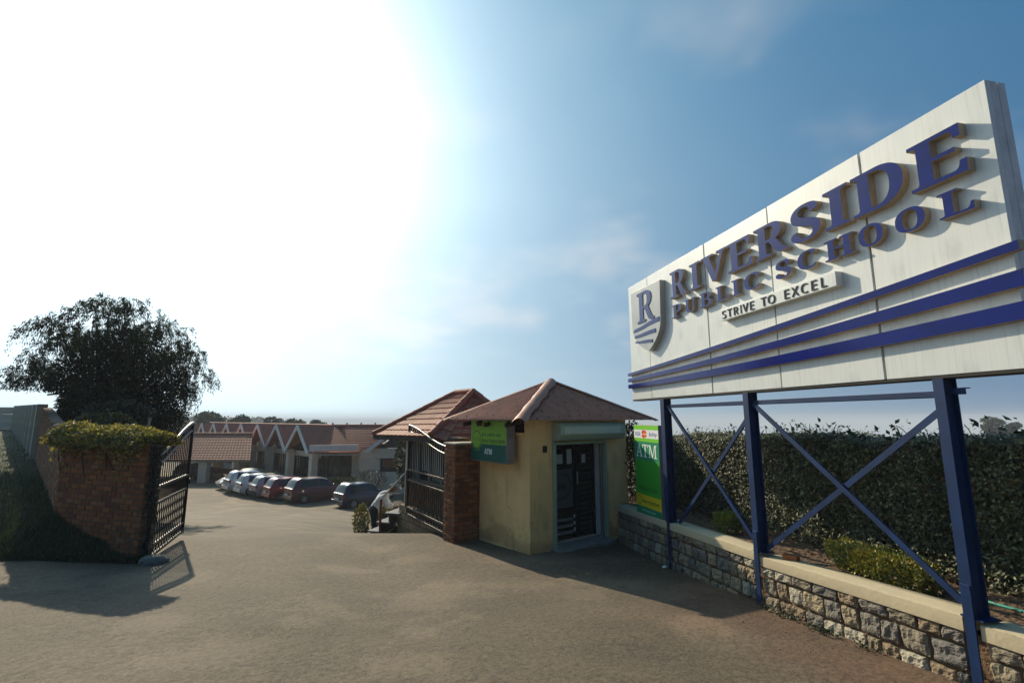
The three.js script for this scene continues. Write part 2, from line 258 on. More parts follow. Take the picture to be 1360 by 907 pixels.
// ------------------------------------------------------------------ the sky-line sign, its wall and bed share one frame: +x along the wall to the right, +z to the road
const stoneSmall = [];
const WALL_P = [2.543, 0, -8.426], WALL_TURN = Math.atan2(-0.978, 0.21);
const wallPoint = (u, y, o) => V(WALL_P[0] + 0.21 * u - 0.978 * o, y, WALL_P[2] + 0.978 * u + 0.21 * o);
const capTop = (u) => u < 2.2 ? 0.75 + 0.033 * u : u < 4.55 ? 0.785 + 0.067 * (u - 2.25) : 0.915 + 0.065 * (u - 4.6);
const footAt = (u) => { const p = wallPoint(u, 0, 0.02); return groundAt(p.x, p.z); };
{
  const t = thing('stone_wall', 'low rubble stone retaining wall with a cream plastered coping, below the large school sign', 'wall', WALL_P, WALL_TURN);
  const stoneGeo = [];
  for (let k = 0; k < 12; k++) {
    const g = new THREE.BoxGeometry(1, 1, 1, 9, 8, 2), p = g.attributes.position;
    for (let i = 0; i < p.count; i++) {
      let x = p.getX(i), y = p.getY(i), z = p.getZ(i); const ex = Math.abs(x) * 2, ey = Math.abs(y) * 2, e = Math.pow(ex, 6) + Math.pow(ey, 6);
      const sx = fbm(y * 2 + 20 + k * 7, z + 3 + k, 0.5, 2) - 0.5, sy = fbm(x * 2 + 50 + k * 7, z + 8 + k, 0.5, 2) - 0.5;
      if (z > -0.4) z += (0.55 * (fbm(x * 3.6 + k * 9.1 + 30, y * 2.3 + 30, 0.4, 4) - 0.5) - 0.10 * Math.min(1, e)) * (z > 0.2 ? 1 : 0.4);
      x += sx * 0.16 * ex - x * 0.03 * Math.pow(ey, 5); y += sy * 0.16 * ey - y * 0.03 * Math.pow(ex, 5); p.setXYZ(i, x, y, z);
    }
    const gn = metric(g, 2); gn.computeVertexNormals(); stoneGeo.push(gn);
  }
  // core, then stones in rough courses that follow the coping
  const u0 = -1.93, u1 = 9.5; stoneSmall.push(...stoneGeo.slice(0, 4));
  part('mortar', merged([[u0, 2.21], [2.21, 4.56], [4.56, u1]].map(([a, b]) => { const e = 1e-3, q = (u, y, z) => V(u, y, z); return faces([[q(a, -0.4, -0.058), q(b, -0.4, -0.058), q(b, capTop(b - e) - 0.1, -0.058), q(a, capTop(a + e) - 0.1, -0.058)], [q(a, -0.4, -0.3), q(a, capTop(a + e) - 0.1, -0.3), q(b, capTop(b - e) - 0.1, -0.3), q(b, -0.4, -0.3)], [q(b, -0.4, -0.058), q(b, -0.4, -0.3), q(b, capTop(b - e) - 0.1, -0.3), q(b, capTop(b - e) - 0.1, -0.058)], [q(a, -0.4, -0.3), q(a, -0.4, -0.058), q(a, capTop(a + e) - 0.1, -0.058), q(a, capTop(a + e) - 0.1, -0.3)]]); })), M.soil, t);
  for (const [a, b] of [[u0, 2.16], [2.26, 4.5], [4.63, 8]]) {
    let row = 0, top = 0.115;
    while (top < 0.95) {
      const h = row === 0 ? 0.11 : rr(0.165, 0.185); let u = a + 0.01;
      while (u < b - 0.08) {
        let w = row === 0 ? rr(0.18, 0.32) : rr(0.14, 0.27); if (u + w > b - 0.1) w = b - 0.015 - u;
        const cy = capTop(u + w / 2) - top - h / 2;
        if (cy + h / 2 > footAt(u + w / 2) + 0.03) {
          const m = part('stone', stoneGeo[Math.floor(rnd() * 12)], M.stones[Math.floor(Math.pow(rnd(), 1.15) * 7)], t);
          m.position.set(u + w / 2, cy, -0.075); m.scale.set(w - rr(0.012, 0.026), h * rr(0.82, 0.94), rr(0.1, 0.13)); m.rotation.z = rr(-0.04, 0.04) + Math.atan(u < 2.2 ? 0.033 : 0.067);
        }
        u += w + 0.008;
      }
      top += h + 0.01; row++;
    }
  }
  for (const [a, b] of [[u0, 2.155], [2.25, 4.5], [4.62, u1]]) { // coping
    const N = 24, L = [];
    const g = grid(N, 8, (u, v) => { const x = mix(a, b, u), k = Math.round(v * 8), y = capTop(x) + 0.006 * (fbm(x * 3 + 9, k, 0.4, 3) - 0.5), o = 0.004 * (fbm(x * 5, k * 2 + 3, 0.6, 3) - 0.5); return [V(x, y - 0.118, -0.3), V(x, y - 0.118, -0.016 + o), V(x, y - 0.112, -0.008 + o), V(x, y - 0.014, -0.01 + o), V(x, y - 0.002, -0.02 + o), V(x, y, -0.06), V(x, y + 0.004, -0.2), V(x, y, -0.3), V(x, y - 0.118, -0.302)][k]; });
    const ends = [a, b].map((x) => { const y = capTop(Math.min(b - 1e-3, Math.max(a + 1e-3, x))), q = [V(x, y - 0.118, -0.3), V(x, y - 0.118, -0.012), V(x, y - 0.004, -0.012), V(x, y - 0.002, -0.3)]; return faces([x === a ? q.reverse() : q]); });
    part('coping', metric(merged([g, ...ends])), M.cap, t);
  }
  // planted bed behind the wall
  const bed = grid(90, 24, (u, v) => { const x = mix(-6, 10, u), o = -0.3 - 4 * v, p = wallPoint(x, 0, o); p.y = capTop(clamp(x, -1.9, 9)) - 0.07 + 0.09 * fbm(x * 2.2 + 30, o * 2.2 + 30, 0.5, 4) - 0.03; return p; }, 1);
  struct('planting_bed', bed, M.soil);
}

{ // the sign on its posts
  const t = thing('billboard', 'large white school sign with raised blue lettering on navy steel posts above the stone wall', 'billboard', WALL_P, WALL_TURN);
  const loader = new FontLoader(), serif = await loader.loadAsync('fonts/droid/droid_serif_bold.typeface.json'), sans = await loader.loadAsync('fonts/droid/droid_sans_regular.typeface.json');
  const y0 = 2.795, y1 = 5.02, joints = [-0.985, -0.21, 1.56, 2.87, 4.13, 5.2];
  for (let i = 0; i < 5; i++) { const a = joints[i] + (i ? 0.010 : 0), b = joints[i + 1] - (i < 4 ? 0.010 : 0); part('sign_panel', box(b - a, y1 - y0, 0.05, (a + b) / 2, (y0 + y1) / 2, -0.025 + (i % 2) * 0.003, 0.004), M.panel, t); }
  part('sign_core', box(6.16, y1 - y0 - 0.02, 0.145, 2.1075, (y0 + y1) / 2 - 0.004, -0.125, 0.004), M.panelSide, t);
  for (const z of [-0.085, -0.165]) part('side_panel', box(0.012, y1 - y0 - 0.006, 0.074, 5.196, (y0 + y1) / 2, z, 0.003), M.panelSide, t);
  part('bottom_trim', box(6.18, 0.03, 0.19, 2.1075, y0 - 0.012, -0.1, 0.004), M.dark, t);
  const TH = 0.075;
  function letter(ch, u0, u1, v0, v1, depth, mats, name = 'letter', font = serif, parent = t, z = 0.002) {
    const g = new TextGeometry(ch, { font, size: 1, depth: 1, curveSegments: 8, bevelEnabled: false }); g.computeBoundingBox(); const b = g.boundingBox;
    g.translate(-b.min.x, -b.min.y, 0).scale((u1 - u0) / (b.max.x - b.min.x), (v1 - v0) / (b.max.y - b.min.y), depth).translate(u0, v0, z); g.computeVertexNormals();
    const n = g.attributes.normal; void n; return part(name, g, mats, parent);
  }
  const LM = [M.blue, M.blueSide];
  [['R', 0.705, 1.15, 4.372, 4.815], ['I', 1.27, 1.53, 4.368, 4.77], ['V', 1.58, 2.15, 4.362, 4.768], ['E', 2.175, 2.645, 4.366, 4.765], ['R', 2.70, 3.22, 4.362, 4.765], ['S', 3.285, 3.69, 4.355, 4.77], ['I', 3.745, 4.03, 4.352, 4.76], ['D', 4.07, 4.57, 4.352, 4.757], ['E', 4.625, 5.06, 4.345, 4.757]].forEach(([c, a, b, v0, v1]) => letter(c, a, b, v0, v1, TH, LM));
  [['P', 0.70, 0.98], ['U', 1.075, 1.36], ['B', 1.475, 1.755], ['L', 1.865, 2.11], ['I', 2.205, 2.36], ['C', 2.45, 2.72], ['S', 2.995, 3.235], ['C', 3.33, 3.575], ['H', 3.69, 4.025], ['O', 4.08, 4.325], ['O', 4.44, 4.695], ['L', 4.80, 5.055]].forEach(([c, a, b], i) => letter(c, a, b, 4.05 - 0.0013 * i, 4.262 - 0.0013 * i, TH * 0.85, LM));
  const sb = part('slogan_board', box(1.84, 0.15, 0.085, 2.89, 3.835, 0.0445, 0.003), M.panel, t);
  [['S', 2.005, 2.085], ['T', 2.12, 2.21], ['R', 2.25, 2.335], ['I', 2.378, 2.396], ['V', 2.425, 2.525], ['E', 2.56, 2.63], ['T', 2.755, 2.845], ['O', 2.87, 2.985], ['E', 3.13, 3.20], ['X', 3.235, 3.335], ['C', 3.37, 3.46], ['E', 3.51, 3.58], ['L', 3.635, 3.70]].forEach(([c, a, b]) => letter(c, a, b, 3.782, 3.888, 0.008, M.dark, 'slogan_letter', sans, sb, 0.088));
  // three rising stripes
  const stripe = (pl, pm, pr, hl, hm, hr, zb) => {
    const N = 30, ub = [], lb = [];
    for (let i = 0; i <= N; i++) { const s = i / N, u = mix(-1.02, 5.27, s), q = (a, m, b) => a * (1 - s) * (1 - 2 * s) + 4 * m * s * (1 - s) + b * s * (2 * s - 1); ub.push(V(u, q(pl, pm, pr), 0)); lb.push(V(u, q(pl, pm, pr) - q(hl, hm, hr), 0)); }
    const sh = new THREE.Shape(); ub.forEach((p, i) => i ? sh.lineTo(p.x, p.y) : sh.moveTo(p.x, p.y)); lb.reverse().forEach((p) => sh.lineTo(p.x, p.y));
    return part('stripe', new THREE.ExtrudeGeometry(sh, { depth: zb, bevelEnabled: false }).translate(0, 0, 0.002), LM, t);
  };
  stripe(3.302, 3.475, 3.70, 0.05, 0.062, 0.07, 0.06); stripe(3.198, 3.305, 3.488, 0.062, 0.08, 0.122, 0.06); stripe(3.085, 3.145, 3.262, 0.072, 0.1, 0.128, 0.06);
  // crest: a shield with an R and three waves
  const sh = new THREE.Shape(); sh.moveTo(-0.68, 4.81); sh.lineTo(0.42, 4.785); sh.lineTo(0.385, 4.1); sh.bezierCurveTo(0.375, 3.9, 0.18, 3.74, -0.06, 3.625); sh.bezierCurveTo(-0.35, 3.72, -0.62, 3.88, -0.66, 4.1); sh.closePath();
  const crest = part('crest', new THREE.ExtrudeGeometry(sh, { depth: 0.095, bevelEnabled: true, bevelSize: 0.004, bevelThickness: 0.004, bevelSegments: 1 }).translate(0, 0, 0.003), [M.crest, M.crest], t);
  letter('R', -0.42, 0.19, 4.17, 4.735, 0.012, LM, 'crest_letter', serif, crest, 0.1025);
  for (const [y, w] of [[4.06, 0.075], [3.94, 0.07], [3.83, 0.055]]) {
    const k = (4.06 - y) / 0.23, a = -0.61 + 0.06 * k, b = 0.355 - 0.26 * k, s = new THREE.Shape(), P = 14, yy = (q) => y - 0.035 * Math.cos(q * 3.1) * (1 - k * 0.4) + 0.03 - k * 0.10 * q;
    for (let i = 0; i <= P; i++) { const q = i / P; i ? s.lineTo(mix(a, b, q), yy(q) + w * 0.5) : s.moveTo(mix(a, b, q), yy(q) + w * 0.2); } for (let i = P; i >= 0; i--) { const q = i / P; s.lineTo(mix(a, b, q), yy(q) - w * 0.5 * (0.4 + 0.6 * q)); } s.closePath();
    part('crest_wave', new THREE.ExtrudeGeometry(s, { depth: 0.008, bevelEnabled: false }).translate(0, 0, 0.1025), M.blue, crest);
  }
  // posts: a box section on the coping and a flat bar that runs down the face of the wall
  const posts = [[0.115, 0.02, 0.07], [2.225, -0.15, 0.11], [4.565, -0.15, 0.13]];
  posts.forEach(([u], i) => {
    const w = [0.12, 0.1, 0.085][i], b = capTop(u - 0.09), foot = footAt(u) - 0.02, h = y0 - b - 0.03, cy = (y0 + b) / 2 - 0.012;
    const p = part('post', merged([box(w, h, 0.012, u, cy, -0.006, 0.002), box(w, h, 0.012, u, cy, -0.134, 0.002)]), M.navy, t); part('post_web', box(0.012, h, 0.114, u - w / 2 + 0.05, cy, -0.07, 0.002), M.navy, p);
    part('foot_bar', box([0.055, 0.075, 0.075][i], b + 0.25 - foot, 0.012, u + (i ? 0 : 0.02), (b + 0.25 + foot) / 2, 0.008, 0.003), M.navy, p);
    part('base_plate', box(0.16, 0.012, 0.18, u + 0.01, b + 0.008, -0.09, 0.002), M.navy, p);
  });
  const brace = (a, b, z) => part('brace', merged([bar(V(a[0], a[1], z), V(b[0], b[1], z), 0.008, 0.055), bar(V(a[0], a[1], z - 0.022), V(b[0], b[1], z - 0.022), 0.05, 0.008)]), M.navy, t);
  brace([0.2, 2.66], [2.15, 0.93], -0.045); brace([2.14, 2.45], [0.35, 0.78], -0.075); brace([2.31, 2.62], [4.49, 1.03], -0.045); brace([4.49, 2.5], [2.32, 0.88], -0.075);
  for (const [a, b] of [[0.2, 2.15], [2.31, 4.49]]) part('cross_bar', merged([box(b - a, 0.05, 0.008, (a + b) / 2, 2.645, -0.06, 0.002), box(b - a, 0.008, 0.05, (a + b) / 2, 2.62, -0.088, 0.002)]), M.navy, t);
  part('cross_bar', merged([box(0.1, 0.05, 0.008, 4.67, 2.66, -0.06, 0.002), box(0.1, 0.008, 0.05, 4.67, 2.685, -0.088, 0.002)]), M.navy, t);
}

// ------------------------------------------------------------------ printed boards
function board(w, h, draw) { const c = document.createElement('canvas'); c.width = w; c.height = h; draw(c.getContext('2d'), w, h); const t = new THREE.CanvasTexture(c); t.colorSpace = THREE.SRGBColorSpace; return t; }
function tamil(x, px, py, s, words) { // rounded script drawn stroke by stroke
  x.lineWidth = s * 0.13; x.lineCap = 'round';
  const gl = [() => { x.moveTo(0, -s * 0.7); x.lineTo(s * 0.5, -s * 0.7); x.moveTo(s * 0.25, -s * 0.7); x.lineTo(s * 0.25, 0); x.moveTo(s * 0.25, -s * 0.35); x.arc(s * 0.13, -s * 0.2, s * 0.15, -0.7, 5); x.moveTo(s * 0.3, -s * 0.35); x.arc(s * 0.42, -s * 0.22, s * 0.15, -2.4, 2.4); },
    () => { x.moveTo(0, -s * 0.7); x.lineTo(s * 0.35, -s * 0.7); x.lineTo(s * 0.35, 0); x.lineTo(s * 0.2, s * 0.2); }, () => { x.arc(s * 0.16, -s * 0.3, s * 0.16, 0, 6.28); x.moveTo(s * 0.32, -s * 0.3); x.lineTo(s * 0.32, -s * 0.65); x.lineTo(s * 0.55, -s * 0.65); x.lineTo(s * 0.55, 0); },
    () => { x.moveTo(0, -s * 0.65); x.lineTo(0, 0); x.lineTo(s * 0.45, 0); x.lineTo(s * 0.45, -s * 0.65); }, () => { x.arc(s * 0.15, -s * 0.15, s * 0.15, 0, 6.28); x.moveTo(s * 0.3, -s * 0.15); x.arc(s * 0.38, -s * 0.45, s * 0.22, 2, 6.9); x.lineTo(s * 0.6, 0); }];
  for (const w of words) { for (const k of w) { x.save(); x.translate(px, py); x.beginPath(); gl[k](); x.stroke(); x.restore(); px += s * 0.72; } px += s * 0.45; }
}
// ------------------------------------------------------------------ ATM kiosk: +x along its front to the right, +z out of the front
const BOOTH_TURN = Math.atan2(0.6, 0.8), BOOTH_P = [0.33, 0, -9.22];
{
  const t = thing('atm_kiosk', 'small cream ATM kiosk with a red corrugated metal hip roof and dark glass door', 'kiosk', BOOTH_P, BOOTH_TURN);
  const TOP = 2.5;
  // front wall with the door opening, side walls, back, ceiling
  part('wall', merged([box(0.56, TOP + 0.2, 0.16, 0.28, (TOP - 0.2) / 2, -0.08), box(0.7, TOP + 0.2, 0.16, 2.4, (TOP - 0.2) / 2, -0.08), box(1.49, TOP - 1.98, 0.16, 1.305, (TOP + 1.98) / 2, -0.08)]), M.cream, t);
  part('side_wall', merged([box(0.16, 2.32, 1.9, 0.08, 0.96, -1.11), box(0.16, TOP + 0.2, 1.9, 2.67, (TOP - 0.2) / 2, -1.11)]), M.cream, t);
  part('dark_eave_board', box(0.05, 0.36, 1.9, 0.14, 2.32, -1.11), M.bark, t);  // dark infill standing in for the shaded opening above the low side wall
  part('wall_ledge', box(0.24, 0.05, 0.5, 0.06, 2.145, -0.41), M.cream, t);
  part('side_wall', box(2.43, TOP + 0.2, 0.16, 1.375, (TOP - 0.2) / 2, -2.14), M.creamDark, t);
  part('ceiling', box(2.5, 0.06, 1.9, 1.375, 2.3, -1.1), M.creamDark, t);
  part('rafter', bar(V(-0.4, 2.33, -1.2), V(1.4, 2.72, -1.1), 0.06, 0.1), M.bark, t);
  for (const z of [-0.2, -0.9, -1.7]) part('rafter', bar(V(-0.42, 2.31, z), V(0.9, 2.56, z), 0.05, 0.08), M.bark, t);
  part('doorstep', box(1.55, 0.16, 0.45, 1.28, -0.05, 0.02, 0.02), M.grey, t);
  part('interior_floor', box(2.4, 0.06, 1.8, 1.375, 0.0, -1.2), M.concrete, t);
  // hip roof of corrugated sheets
  const x0 = -0.474, x1 = 3.48, z0 = -2.44, z1 = 0.282, E = 2.41, AP = V(1.503, 3.27, -1.079), C = [V(x0, E, z1), V(x1, E, z1), V(x1, E, z0), V(x0, E, z0)];
  for (let k = 0; k < 4; k++) {
    const a = C[k], b = C[(k + 1) % 4], L = a.distanceTo(b), mid = (AP.clone().sub(a)).dot(b.clone().sub(a)) / (L * L), n = b.clone().sub(a).cross(AP.clone().sub(a)).normalize(); if (n.y < 0) n.negate();
    const pts = [], ix = [], S = Math.round(L / 0.076) * 6, rows = 10;
    for (let i = 0; i <= S; i++) {
      const u = i / S, reach = u < mid ? u / mid : (1 - u) / (1 - mid), e = a.clone().lerp(b, u), w = 0.014 * Math.cos(i / 6 * 6.2832), top = AP.clone().sub(a.clone().lerp(b, mid)).multiplyScalar(reach);
      for (let r = 0; r <= rows; r++) { const q = e.clone().addScaledVector(top, r / rows).addScaledVector(n, w + 0.018 * (fbm(u * L * 1.3 + k * 9 + 5, r * 0.6 + 5, 0.3, 2) - 0.5)); pts.push(q.x, q.y, q.z); }
    }
    for (let i = 0; i < S; i++) for (let r = 0; r < rows; r++) { const o = i * (rows + 1) + r, o2 = o + rows + 1; ix.push(o, o2, o2 + 1, o, o2 + 1, o + 1); }
    const g = new THREE.BufferGeometry(); g.setAttribute('position', new THREE.Float32BufferAttribute(pts, 3)); g.setIndex(ix); g.computeVertexNormals();
    M.tin.side = THREE.DoubleSide; const sheet = part('roof_sheet', metric(g), M.tin, t);
    const bolts = []; for (let i = 0; i < L / 0.3; i++) for (const v of [0.12, 0.5, 0.8]) { const u = (i + 0.5) * 0.3 / L, reach = u < mid ? u / mid : (1 - u) / (1 - mid); if (reach < 0.1) continue; const q = a.clone().lerp(b, u).addScaledVector(AP.clone().sub(a.clone().lerp(b, mid)), reach * v); if (v > 0.6 && reach < 0.6) continue; bolts.push(new THREE.CylinderGeometry(0.009, 0.013, 0.02, 6).translate(q.x + n.x * 0.016, q.y + n.y * 0.016, q.z + n.z * 0.016)); }
    part('roof_bolts', merged(bolts), M.dark, sheet).userData.kind = 'stuff';
  }
  C.forEach((c, k) => { // bent caps along the hips
    const N = 12, wd = k === 0 ? 0.135 : 0.08, along = AP.clone().sub(c).normalize(), side = V(0, 1, 0).cross(along).normalize();
    const g = grid(6, N, (u, v) => { const s = (u - 0.5) * 2, p = c.clone().addScaledVector(along, -0.02).lerp(AP.clone().add(V(0, 0.03, 0)), v), k2 = wd * (1 + 0.12 * Math.sin(v * 23) + 0.1 * (fbm(v * 6, u * 3 + k, 0.4, 2) - 0.5)); p.addScaledVector(side, s * k2); p.y += (k === 0 ? 0.045 : 0.022) - 0.30 * k2 * s * s * 2.0 + 0.012 * (fbm(v * 9 + 4, u * 4 + 4, 0.2, 2) - 0.5); return p; });
    M.tinCap.side = THREE.DoubleSide; part('hip_cap', metric(g), k === 0 ? M.tinCap : M.tin, t);
  });
  // shutter box over the door
  const sbx = part('shutter_box', (() => { const s = new THREE.Shape(); s.moveTo(0, 2.36); s.lineTo(0.16, 2.36); s.lineTo(0.26, 2.28); s.lineTo(0.26, 2.13); s.lineTo(0.2, 2.03); s.lineTo(0, 2.0); s.closePath(); return metric(new THREE.ExtrudeGeometry(s, { depth: 1.86, bevelEnabled: true, bevelSize: 0.004, bevelThickness: 0.004, bevelSegments: 1 }).rotateY(-Math.PI / 2).translate(2.42, 0, 0.003)); })(), M.mint, t);
  part('lit_front_strip', box(1.62, 0.135, 0.012, 1.45, 2.205, 0.271, 0.003), std(rgb(0.50, 0.62, 0.5), 0.5, { map: plaster }), sbx);  // lit front face of the box, put in as a paler strip
  part('door_frame', merged([box(0.06, 1.98, 0.1, 0.59, 0.99, 0.01), box(0.045, 1.98, 0.1, 2.03, 0.99, 0.01), box(1.42, 0.05, 0.1, 1.3, 1.955, 0.01)]), M.mint, t);
  part('lock_box', box(0.08, 0.12, 0.04, 0.36, 1.86, 0.022), M.dark, t);
  part('shutter_guide', box(0.03, 1.95, 0.06, 2.005, 0.975, -0.09), M.alu, t);
  part('reveal', box(0.04, 1.93, 0.5, 2.06, 0.995, -0.42), M.white, t);
  // recessed glass door
  const dr = part('door_leaf', box(0.78, 1.88, 0.03, 1.06, 0.99, -0.33, 0.004), M.glassDark, t);
  part('frosted_panel', box(0.66, 0.75, 0.008, 1.06, 1.03, -0.309, 0.002), M.frost, dr);
  const ring = new THREE.TorusGeometry(0.25, 0.014, 8, 40).translate(1.07, 1.08, -0.303); part('logo_ring', ring, std(rgb(0.02, 0.03, 0.03), 0.5), dr);
  { const tx = board(128, 64, (x, w, h) => { x.fillStyle = '#39403f'; x.fillRect(0, 0, w, h); x.fillStyle = '#1c2424'; x.font = 'bold 44px serif'; x.textAlign = 'center'; x.fillText('KVB', 64, 48); }); part('logo_letters', new THREE.PlaneGeometry(0.3, 0.14).translate(1.07, 1.07, -0.303), std(W1, 0.5, { map: tx }), dr); }
  for (let k = 0; k < 3; k++) part('kick_slat', box(0.66, 0.055, 0.014, 1.05, 0.42 - k * 0.125, -0.31, 0.006), M.alu, dr);
  for (let k = 0; k < 3; k++) part('hinge_plate', box(0.035, 0.07, 0.02, 1.42, 0.46 - k * 0.125, -0.31, 0.004), M.white, dr);
  const notice = (x, y, w, h, f) => part('notice', box(w, h, 0.004, x, y, -0.308, 0.001), [f][0], dr);
  const n1 = board(64, 80, (x) => { x.fillStyle = '#c9d2cd'; x.fillRect(0, 0, 64, 80); x.fillStyle = '#6d7a74'; for (let i = 0; i < 6; i++) x.fillRect(8, 30 + i * 8, 40 - (i % 3) * 9, 3); x.fillStyle = '#5d7a58'; x.fillRect(20, 8, 24, 14); }), nm = std(rgb(0.7, 0.7, 0.7), 0.8, { map: n1 });
  notice(1.02, 1.62, 0.19, 0.19, nm); notice(1.3, 1.66, 0.14, 0.3, nm);
  part('door_frame', merged([box(0.05, 1.9, 0.06, 0.66, 0.99, -0.33), box(0.09, 1.9, 0.06, 1.5, 0.99, -0.33), box(1.4, 0.05, 0.06, 1.34, 1.93, -0.33), box(0.05, 1.9, 0.06, 2.02, 0.99, -0.33)]), M.black, t);
  const side = part('side_light', box(0.46, 1.88, 0.02, 1.77, 0.99, -0.34, 0.004), M.glassDark, t);
  part('blind_slat', merged(Array.from({ length: 16 }, (_, i) => box(0.36, 0.05, 0.006, 1.77, 0.2 + i * 0.1, -0.322, 0.002))), std(rgb(0.02, 0.018, 0.018), 0.6), side);
  part('notice', box(0.11, 0.17, 0.004, 1.72, 1.6, -0.314, 0.001), nm, side);
  part('door_handle', merged([rod(V(1.49, 1.1, -0.27), V(1.49, 1.35, -0.27), 0.012), rod(V(1.49, 1.12, -0.3), V(1.49, 1.12, -0.27), 0.008), rod(V(1.49, 1.33, -0.3), V(1.49, 1.33, -0.27), 0.008)]), M.alu, dr);

  // board hung on the left wall
  const s = thing('hanging_sign', 'green and yellow-green bank ATM board hung under the kiosk eave on its left wall', 'sign', BOOTH_P, BOOTH_TURN);
  const art = board(512, 352, (x, w, h) => {
    const g = '#7fae1e'; x.fillStyle = g; x.fillRect(0, 0, w, h); x.fillStyle = '#0d5a4c'; x.fillRect(0, h * 0.585, w, h);
    x.fillStyle = g; x.strokeStyle = '#123a1c'; x.lineWidth = 7; x.beginPath(); x.ellipse(86, 172, 66, 78, 0, 0, 7); x.fill(); x.stroke();
    x.strokeStyle = '#b9cf3a'; x.lineWidth = 4; x.beginPath(); x.ellipse(86, 180, 68, 82, 0, 0.3, 2.6); x.stroke();
    x.fillStyle = '#2d5a1c'; x.font = '46px serif'; x.textAlign = 'center'; x.fillText('KVB', 86, 186);
    x.strokeStyle = x.fillStyle = '#14280c'; tamil(x, 168, 136, 31, [[0, 1, 2], [3, 4, 2, 1, 0], [4, 3, 0]]);
    x.textAlign = 'left'; x.font = 'bold 46px sans-serif'; x.save(); x.translate(164, 192); x.scale(0.86, 1); x.fillText('Karur Vysya Bank', 0, 0); x.restore();
    x.fillStyle = '#e8efe8'; x.font = 'bold 66px sans-serif'; x.textAlign = 'center'; x.save(); x.translate(262, 292); x.scale(0.8, 1); x.fillText('ATM', 0, 0); x.restore();
  });
  part('sign_box', box(0.2, 0.83, 1.27, -0.2, 2.0, -0.95, 0.008), M.grey, s);
  part('sign_face', new THREE.PlaneGeometry(1.24, 0.80).rotateY(-Math.PI / 2).translate(-0.3025, 2.0, -0.95), phys(W1, 0.4, { map: art }), s);
  part('bracket', bar(V(-0.2, 2.4, -1.62), V(-0.2, 1.8, -1.62), 0.025, 0.025), M.black, s); part('bracket', bar(V(-0.2, 2.38, -0.33), V(0.0, 2.38, -0.33), 0.03, 0.03), M.black, s);

  // standing board on the coping beside the first post
  const b = thing('standing_sign', 'upright green ATM signboard standing on the wall coping beside the first navy post', 'sign', WALL_P, WALL_TURN);
  const art2 = board(320, 560, (x, w, h) => {
    x.fillStyle = '#35a42c'; x.fillRect(0, 0, w, h); x.fillStyle = '#7ccf2d'; x.fillRect(0, 0, w, 30); x.fillRect(0, 82, w, 22);
    x.fillStyle = '#eef0f2'; x.fillRect(0, 28, w, 54); x.fillStyle = '#1e3f86'; x.font = 'italic bold 34px sans-serif'; x.textAlign = 'left'; x.fillText('VISA', 14, 68);
    x.fillStyle = '#d9261c'; x.beginPath(); x.arc(132, 55, 26, 0, 7); x.fill(); x.fillStyle = '#e6642c'; x.beginPath(); x.arc(152, 55, 24, 0, 7); x.fill(); x.fillStyle = '#fff'; x.font = 'bold 13px sans-serif'; x.fillText('MasterCard', 104, 60);
    x.fillStyle = '#2b3d7c'; x.font = 'italic bold 32px sans-serif'; x.fillText('RuPay', 200, 67); x.fillStyle = '#e07a20'; x.fillText('›', 294, 67);
    x.fillStyle = '#15875f'; x.fillRect(0, 104, w, 118); x.fillStyle = '#f2f6ef'; x.font = '112px serif'; x.textAlign = 'center'; x.save(); x.translate(160, 202); x.scale(1.08, 1); x.fillText('ATM', 0, 0); x.restore();
    x.fillStyle = '#2f9a2a'; x.fillRect(0, 222, w, 200); x.fillStyle = '#123816'; x.font = 'italic 34px serif'; x.fillText('Meenpur, Near', 160, 410);
    x.fillStyle = '#d9c51e'; x.fillRect(0, 440, w, 74); x.fillStyle = '#15875f'; x.fillRect(0, 514, w, 50); x.fillStyle = '#123816'; x.beginPath(); x.arc(42, 478, 26, 0, 7); x.lineWidth = 4; x.strokeStyle = '#3c5a10'; x.stroke(); x.font = 'bold 28px sans-serif'; x.save(); x.translate(190, 488); x.scale(0.92, 1); x.fillText('Karur Vysya Bank', 0, 0); x.restore();
    x.fillStyle = '#bfe0d2'; x.font = '20px sans-serif'; x.fillText('Smart way to Bank', 160, 542);
  });
  part('sign_box', box(0.94, 1.6, 0.1, -0.56, 1.52, -0.075, 0.006), M.grey, b);
  part('sign_face', new THREE.PlaneGeometry(0.925, 1.585).translate(-0.56, 1.52, -0.0225), phys(W1, 0.5, { map: art2 }), b);
  for (const u of [-0.95, -0.15]) part('sign_leg', box(0.04, 0.06, 0.04, u, 0.73, -0.08), M.dark, b);
}
